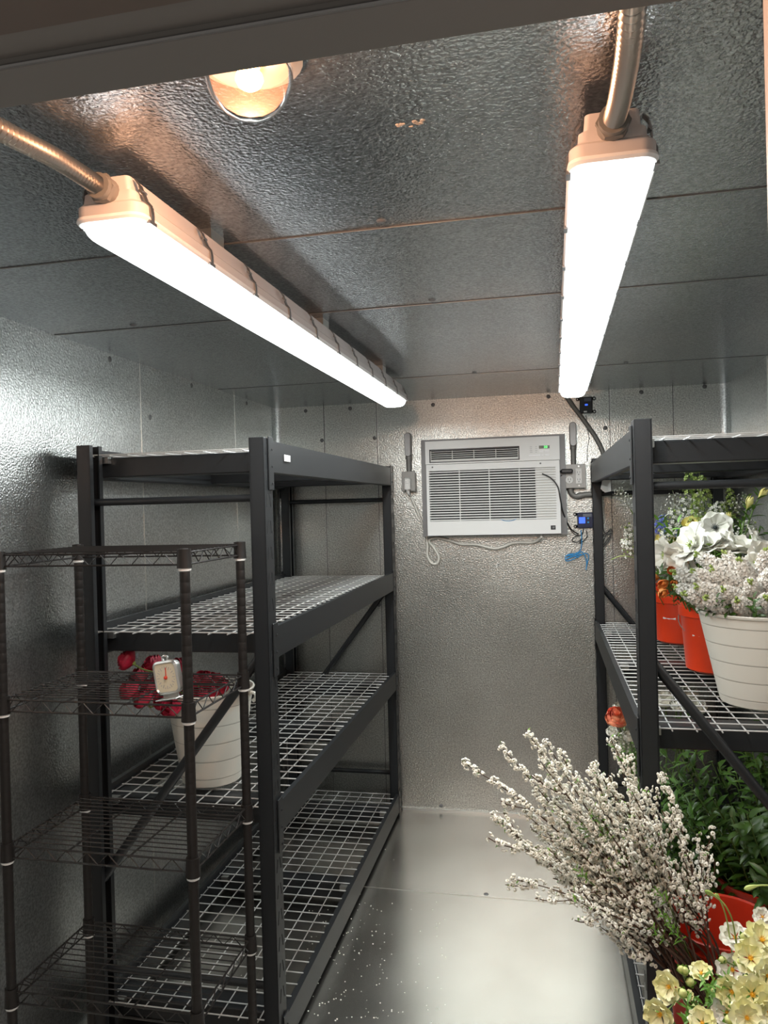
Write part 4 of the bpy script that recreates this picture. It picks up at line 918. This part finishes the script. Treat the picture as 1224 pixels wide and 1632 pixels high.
# spirea branches ----------------------------------------------------------
b5 = Vector((.425, 2.255, .15))
def blossom(mb, p, d, r, R):
    """small double rosette: domed ring with dimple"""
    o = len(mb.v); n = 7
    prof = [(.30, .42), (.55, .62), (.95, .35), (1.0, .05), (.6, -.2)]
    mb.lathe([(a * r * R.uniform(.94, 1.06), c * r) for a, c in prof], n, (0, 0, 0), 0)
    mb.add([(.32 * r * math.cos(2 * PI * j_ / 5), .32 * r * math.sin(2 * PI * j_ / 5), .30 * r) for j_ in range(5)], [(0, 1, 2, 3, 4)], 1)
    mb.tf(o, aim(p, d))
def spirea(path, label, seed, dens=1., start=.30, size=.0058, side=True):
    R = random.Random(seed); root = Vector(path[0]); t = thing('spirea_branch', root, label, 'branch', 'white spirea branches')
    pts = spline(path, 10); st = MB(); bl = MB(); n = len(pts); lf = MB()
    st.tube(pts, [.0034 * (1 - .75 * k / (n - 1)) for k in range(n)], 6)
    L_ = sum((pts[k + 1] - pts[k]).length for k in range(n - 1))
    seq = [pts]
    if side:
        for k in range(int(5 * dens)):
            i = int(n * R.uniform(.35, .85)); d = (pts[min(i + 1, n - 1)] - pts[i]).normalized(); o = Vector((R.uniform(-1, 1), R.uniform(-1, 1), R.uniform(-1, 1))); o = (o - d * o.dot(d)).normalized()
            ln = R.uniform(.05, .13); tw = [pts[i] + d * ln * s + o * ln * .45 * math.sin(s * 1.4) for s in [q / 5 for q in range(6)]]
            st.tube(tw, .0013, 4); seq.append(tw)
    for si, S_ in enumerate(seq):
        ll = sum((S_[k + 1] - S_[k]).length for k in range(len(S_) - 1)); cnt = int(ll / .0042 * dens * (1 - start if si == 0 else 1))
        for k in range(cnt):
            tt_ = (start + (1 - start) * R.random() ** .85) if si == 0 else R.uniform(.1, 1)
            f = tt_ * (len(S_) - 1); i = min(int(f), len(S_) - 2); p = S_[i].lerp(S_[i + 1], f - i); d = (S_[i + 1] - S_[i]).normalized()
            o = Vector((R.gauss(0, 1), R.gauss(0, 1), R.gauss(0, 1) + .3)); o = (o - d * o.dot(d) * .8).normalized()
            off = R.uniform(.003, .013); s = size * R.uniform(.65, 1.15) * (1 - .25 * max(0, tt_ - .85) / .15)
            blossom(bl, p + o * off, o, s, R)
            if R.random() < .12: leafquad(lf, fr(p, o + d * .5, d), R.uniform(.010, .018), .006, 0, .1, 2)
    st.build('stem', M_TWIG, t, True); x = bl.build('blossoms', [M_SPIR, M_SPIRC], t, True); x['kind'] = 'stuff'
    if lf.v: lf.build('leaves', M_LEAF2, t, True)
    return t
# tips: (u, v, y) + labelled outer ones; path bulges toward the camera out of the rack end
def sp_path(u, v, y, k1=None, wob=.012):
    tip = hit(u, v, 1, y); r0 = b5 + Vector((rng.uniform(-.07, .07), rng.uniform(-.07, .07), rng.uniform(0, .05)))
    ru, rv = (1112 + rng.uniform(-45, 35), 1545 + rng.uniform(-25, 25)); m1_ = hit(ru, rv, 1, 2.06 + rng.uniform(-.05, .05))
    a = m1_.lerp(tip, .35) + Vector((rng.uniform(-wob, wob), rng.uniform(-wob, wob), .018 + rng.uniform(-wob, wob))); b_ = m1_.lerp(tip, .70) + Vector((rng.uniform(-wob, wob), rng.uniform(-wob, wob), .014 + rng.uniform(-wob, wob)))
    return [r0, m1_, a, b_, tip]
SPI = [(738, 1215, 1.98, 'long white spirea branch with the farthest left tip'), (838, 1162, 2.0, 'long white spirea branch with the highest left tip'), (797, 1188, 2.0, 'white spirea branch with its tip between the two longest ones'), (783, 1297, 1.95, 'white spirea branch pointing left just above the floor joint'),
       (815, 1400, 1.9, 'thin white spirea branch lying nearly level at the lower left'), (915, 1432, 1.85, 'short thin spirea branch, lowest of all, over the floor'), (825, 1345, 1.95, 'white spirea branch sweeping left above the level thin one'), (972, 1175, 2.05, 'white spirea branch rising beside the coral peony'), (1052, 1232, 2.06, 'spirea branch rising right of the near rack post'), (1112, 1330, 2.1, 'sparse spirea branch tip against the dark foliage, farthest right'), (945, 1215, 2.0, 'upright spirea branch ending left of the near rack post'), (1003, 1205, 2.05, 'spirea branch ending close left of the near rack post')]
for i, (u, v, y, lab) in enumerate(SPI):
    spirea(sp_path(u, v, y), lab, 100 + i, .75 if i in (4, 5, 9) else 1.15, .5 if i in (8, 9) else .36, .0060, True)
SPT = [(845, 1318), (870, 1352), (905, 1395), (852, 1350), (868, 1178), (890, 1195), (858, 1210), (912, 1232), (935, 1250), (900, 1262), (955, 1232), (880, 1290), (850, 1262), (830, 1290), (915, 1300), (862, 1330), (905, 1345), (940, 1290), (975, 1262), (1000, 1245), (962, 1300), (985, 1300), (1010, 1290), (1030, 1262), (945, 1360), (1048, 1255), (1066, 1300), (1085, 1360), (1020, 1330), (985, 1350), (890, 1375), (925, 1395), (1040, 1300), (872, 1235)]
for i, (u, v) in enumerate(SPT):
    lf_ = u < 880; right = u > 1035
    where = 'outer left part' if u < 880 else 'dense middle' if u < 965 else 'upright right part' if u < 1035 else 'sparse right edge'
    spirea(sp_path(u, v, rng.uniform(1.95, 2.12), wob=.020), 'white spirea branch in the %s of the leaning bunch' % where, 200 + i, .5 if right else .95, .50 if right else .40, .0058, True)
for i, (u, v) in enumerate(((1066, 1440), (1075, 1476), (945, 1335), (965, 1320), (1090, 1500), (978, 1345), (940, 1405), (1062, 1500))):
    p = hit(u, v, 1, 2.0); r0 = b5 + Vector((0, -.03, .1)); t = thing('leafy_sprig', r0, 'bright green leafy shoot among the spirea branches', 'foliage', 'green shoots among the spirea')
    MB().tube(stem_pts(r0, p, hit(1100, 1540, 1, 2.08)), .0016, 5).build('stem', M_STEM, t, True); put('leaves', LFG[i % 2], t, aim(p - r0, (-.5, -.3, .6), rng.uniform(0, 6), .42))

# cream yellow blooms in front at lower right -------------------------------
b6 = Vector((.46, 1.60, .06)); OPN = [m_open(s, M_CREAM, .030) for s in (1, 2, 3, 4)]; OPW = [m_open(s, M_WHITE, .032) for s in (5, 6)]; BUD = m_bud(.0085)
def butter(u, v, y, f_, s_, lab, me, buds=2):
    p = hit(u, v, 1, y); f_ = Vector(f_).normalized(); r0 = base(b6, .06, .02); t = flower('ranunculus', r0, p, me, lab, 'flower', 'cream open blooms at lower right', None, f_, 'bloom', .0022, M_STEM, None, s_ * .88)
    for k in range(buds):
        q = p - f_ * .05 + Vector((rng.uniform(-.035, .035), rng.uniform(-.03, .0), rng.uniform(-.01, .035))); st = next(c for c in t.children if c.name.startswith('stem'))
        a = p - f_ * .06; MB().tube(stem_pts(a, q, a.lerp(q, .5) + Vector((0, 0, -.01))), .0013, 5).build('bud_stalk', M_STEM, st, True, off=wloc(t)); put('bud', BUD, st, aim(q - r0, q - a + Vector((0, -.01, .01)), 0, rng.uniform(.8, 1.2)))
    return t
CR_ = [(1068, 1572, 1.52, (-.5, -.6, .2), 1.0, 'cream bloom facing left, upper left of the yellow group', 0, 3), (1054, 1615, 1.45, (-.5, -.8, .1), 1.05, 'cream bloom at the lowest left of the yellow group', 1, 2), (1118, 1553, 1.62, (-.2, -.3, .9), .8, 'narrow cream bloom seen side-on in the middle of the group', 2, 2), (1195, 1528, 1.55, (0, -.7, .6), 1.15, 'cream bloom with golden centre below the white petals', 3, 2),
       (1213, 1500, 1.6, (.2, -.5, .8), 1.2, 'cream bloom at the right frame edge above the others', 0, 2), (1168, 1580, 1.5, (-.4, -.8, .3), 1.0, 'cream bloom with golden centre facing the aisle', 1, 2), (1198, 1585, 1.46, (0, -.8, .5), 1.15, 'cream bloom right of the aisle-facing one', 2, 3), (1222, 1615, 1.44, (.3, -.7, .5), 1.1, 'cream bloom in the lower right corner', 3, 2), (1190, 1622, 1.42, (-.1, -.8, .5), 1.0, 'cream bloom lowest beside the corner one', 0, 3), (1120, 1632, 1.42, (-.2, -.6, .7), .9, 'cream bloom cut by the bottom frame edge', 1, 2), (1100, 1588, 1.5, (-.6, -.5, .6), .35, 'small half-open cream bud between the left blooms', 2, 3), (1222, 1555, 1.52, (.2, -.8, .4), 1.0, 'cream bloom at the right frame edge, second down', 2, 2)]
for u, v, y, f_, s_, lab, k, nb in CR_: butter(u, v, y, f_, s_, lab, OPN[k], nb)
for u, v, y, f_, s_, lab, k in ((1172, 1496, 1.66, (-.2, -.6, .8), .95, 'white open bloom peeping out above the cream ones', 0), (1168, 1545, 1.64, (-.3, -.8, .4), 1.0, 'white open bloom tucked behind the aisle-facing cream one', 1), (1216, 1462, 1.7, (-.3, -.6, .5), .6, 'small white bloom at the right frame edge before the foliage', 0), (1160, 1615, 1.5, (-.3, -.7, .6), .9, 'white bloom low in the yellow group', 1)):
    butter(u, v, y, f_, s_, lab, OPW[k], 0)
def poppod(P_, label):
    P_ = [hit(u, v, 1, y) for u, v, y in P_]; t = thing('grass_stem', P_[0], label, 'stem', 'curved pale stems'); pts = spline(P_, 7); MB().tube(pts, [.0016] * (len(pts) - 6) + [.002, .0035, .0045, .005, .004, .0012], 6).build('stalk', M_BUDG, t, True)
poppod([(1180, 1560, 1.65), (1170, 1480, 1.62), (1160, 1450, 1.6), (1145, 1432, 1.6), (1124, 1420, 1.58)], 'curved pale bud stem bending left in front of the red bucket rim')
poppod([(1172, 1560, 1.68), (1160, 1475, 1.65), (1150, 1440, 1.64), (1140, 1425, 1.63)], 'thin upright stem beside the curved pale bud')
poppod([(1240, 1480, 1.6), (1235, 1420, 1.58), (1215, 1411, 1.58), (1186, 1417, 1.58)], 'pale bud stem entering from the right before the foliage')
for i in range(26):
    u, v = rng.uniform(1090, 1224), rng.uniform(1545, 1640); p = hit(u, v, 1, rng.uniform(1.5, 1.62)); r0 = base(b6, .06, .02); t = thing('leafy_sprig', r0, 'green stem with narrow leaves among the cream blooms', 'foliage', 'stems among the cream blooms')
    MB().tube(stem_pts(r0, p, (p.x * .6 + r0.x * .4, p.y, r0.z + .3)), .002, 5).build('stem', M_STEM, t, True); put('leaves', LFG[i % 2], t, aim(p - r0 - Vector((0, 0, .06)), (rng.uniform(-.5, .3), -.3, .8), 0, .55))
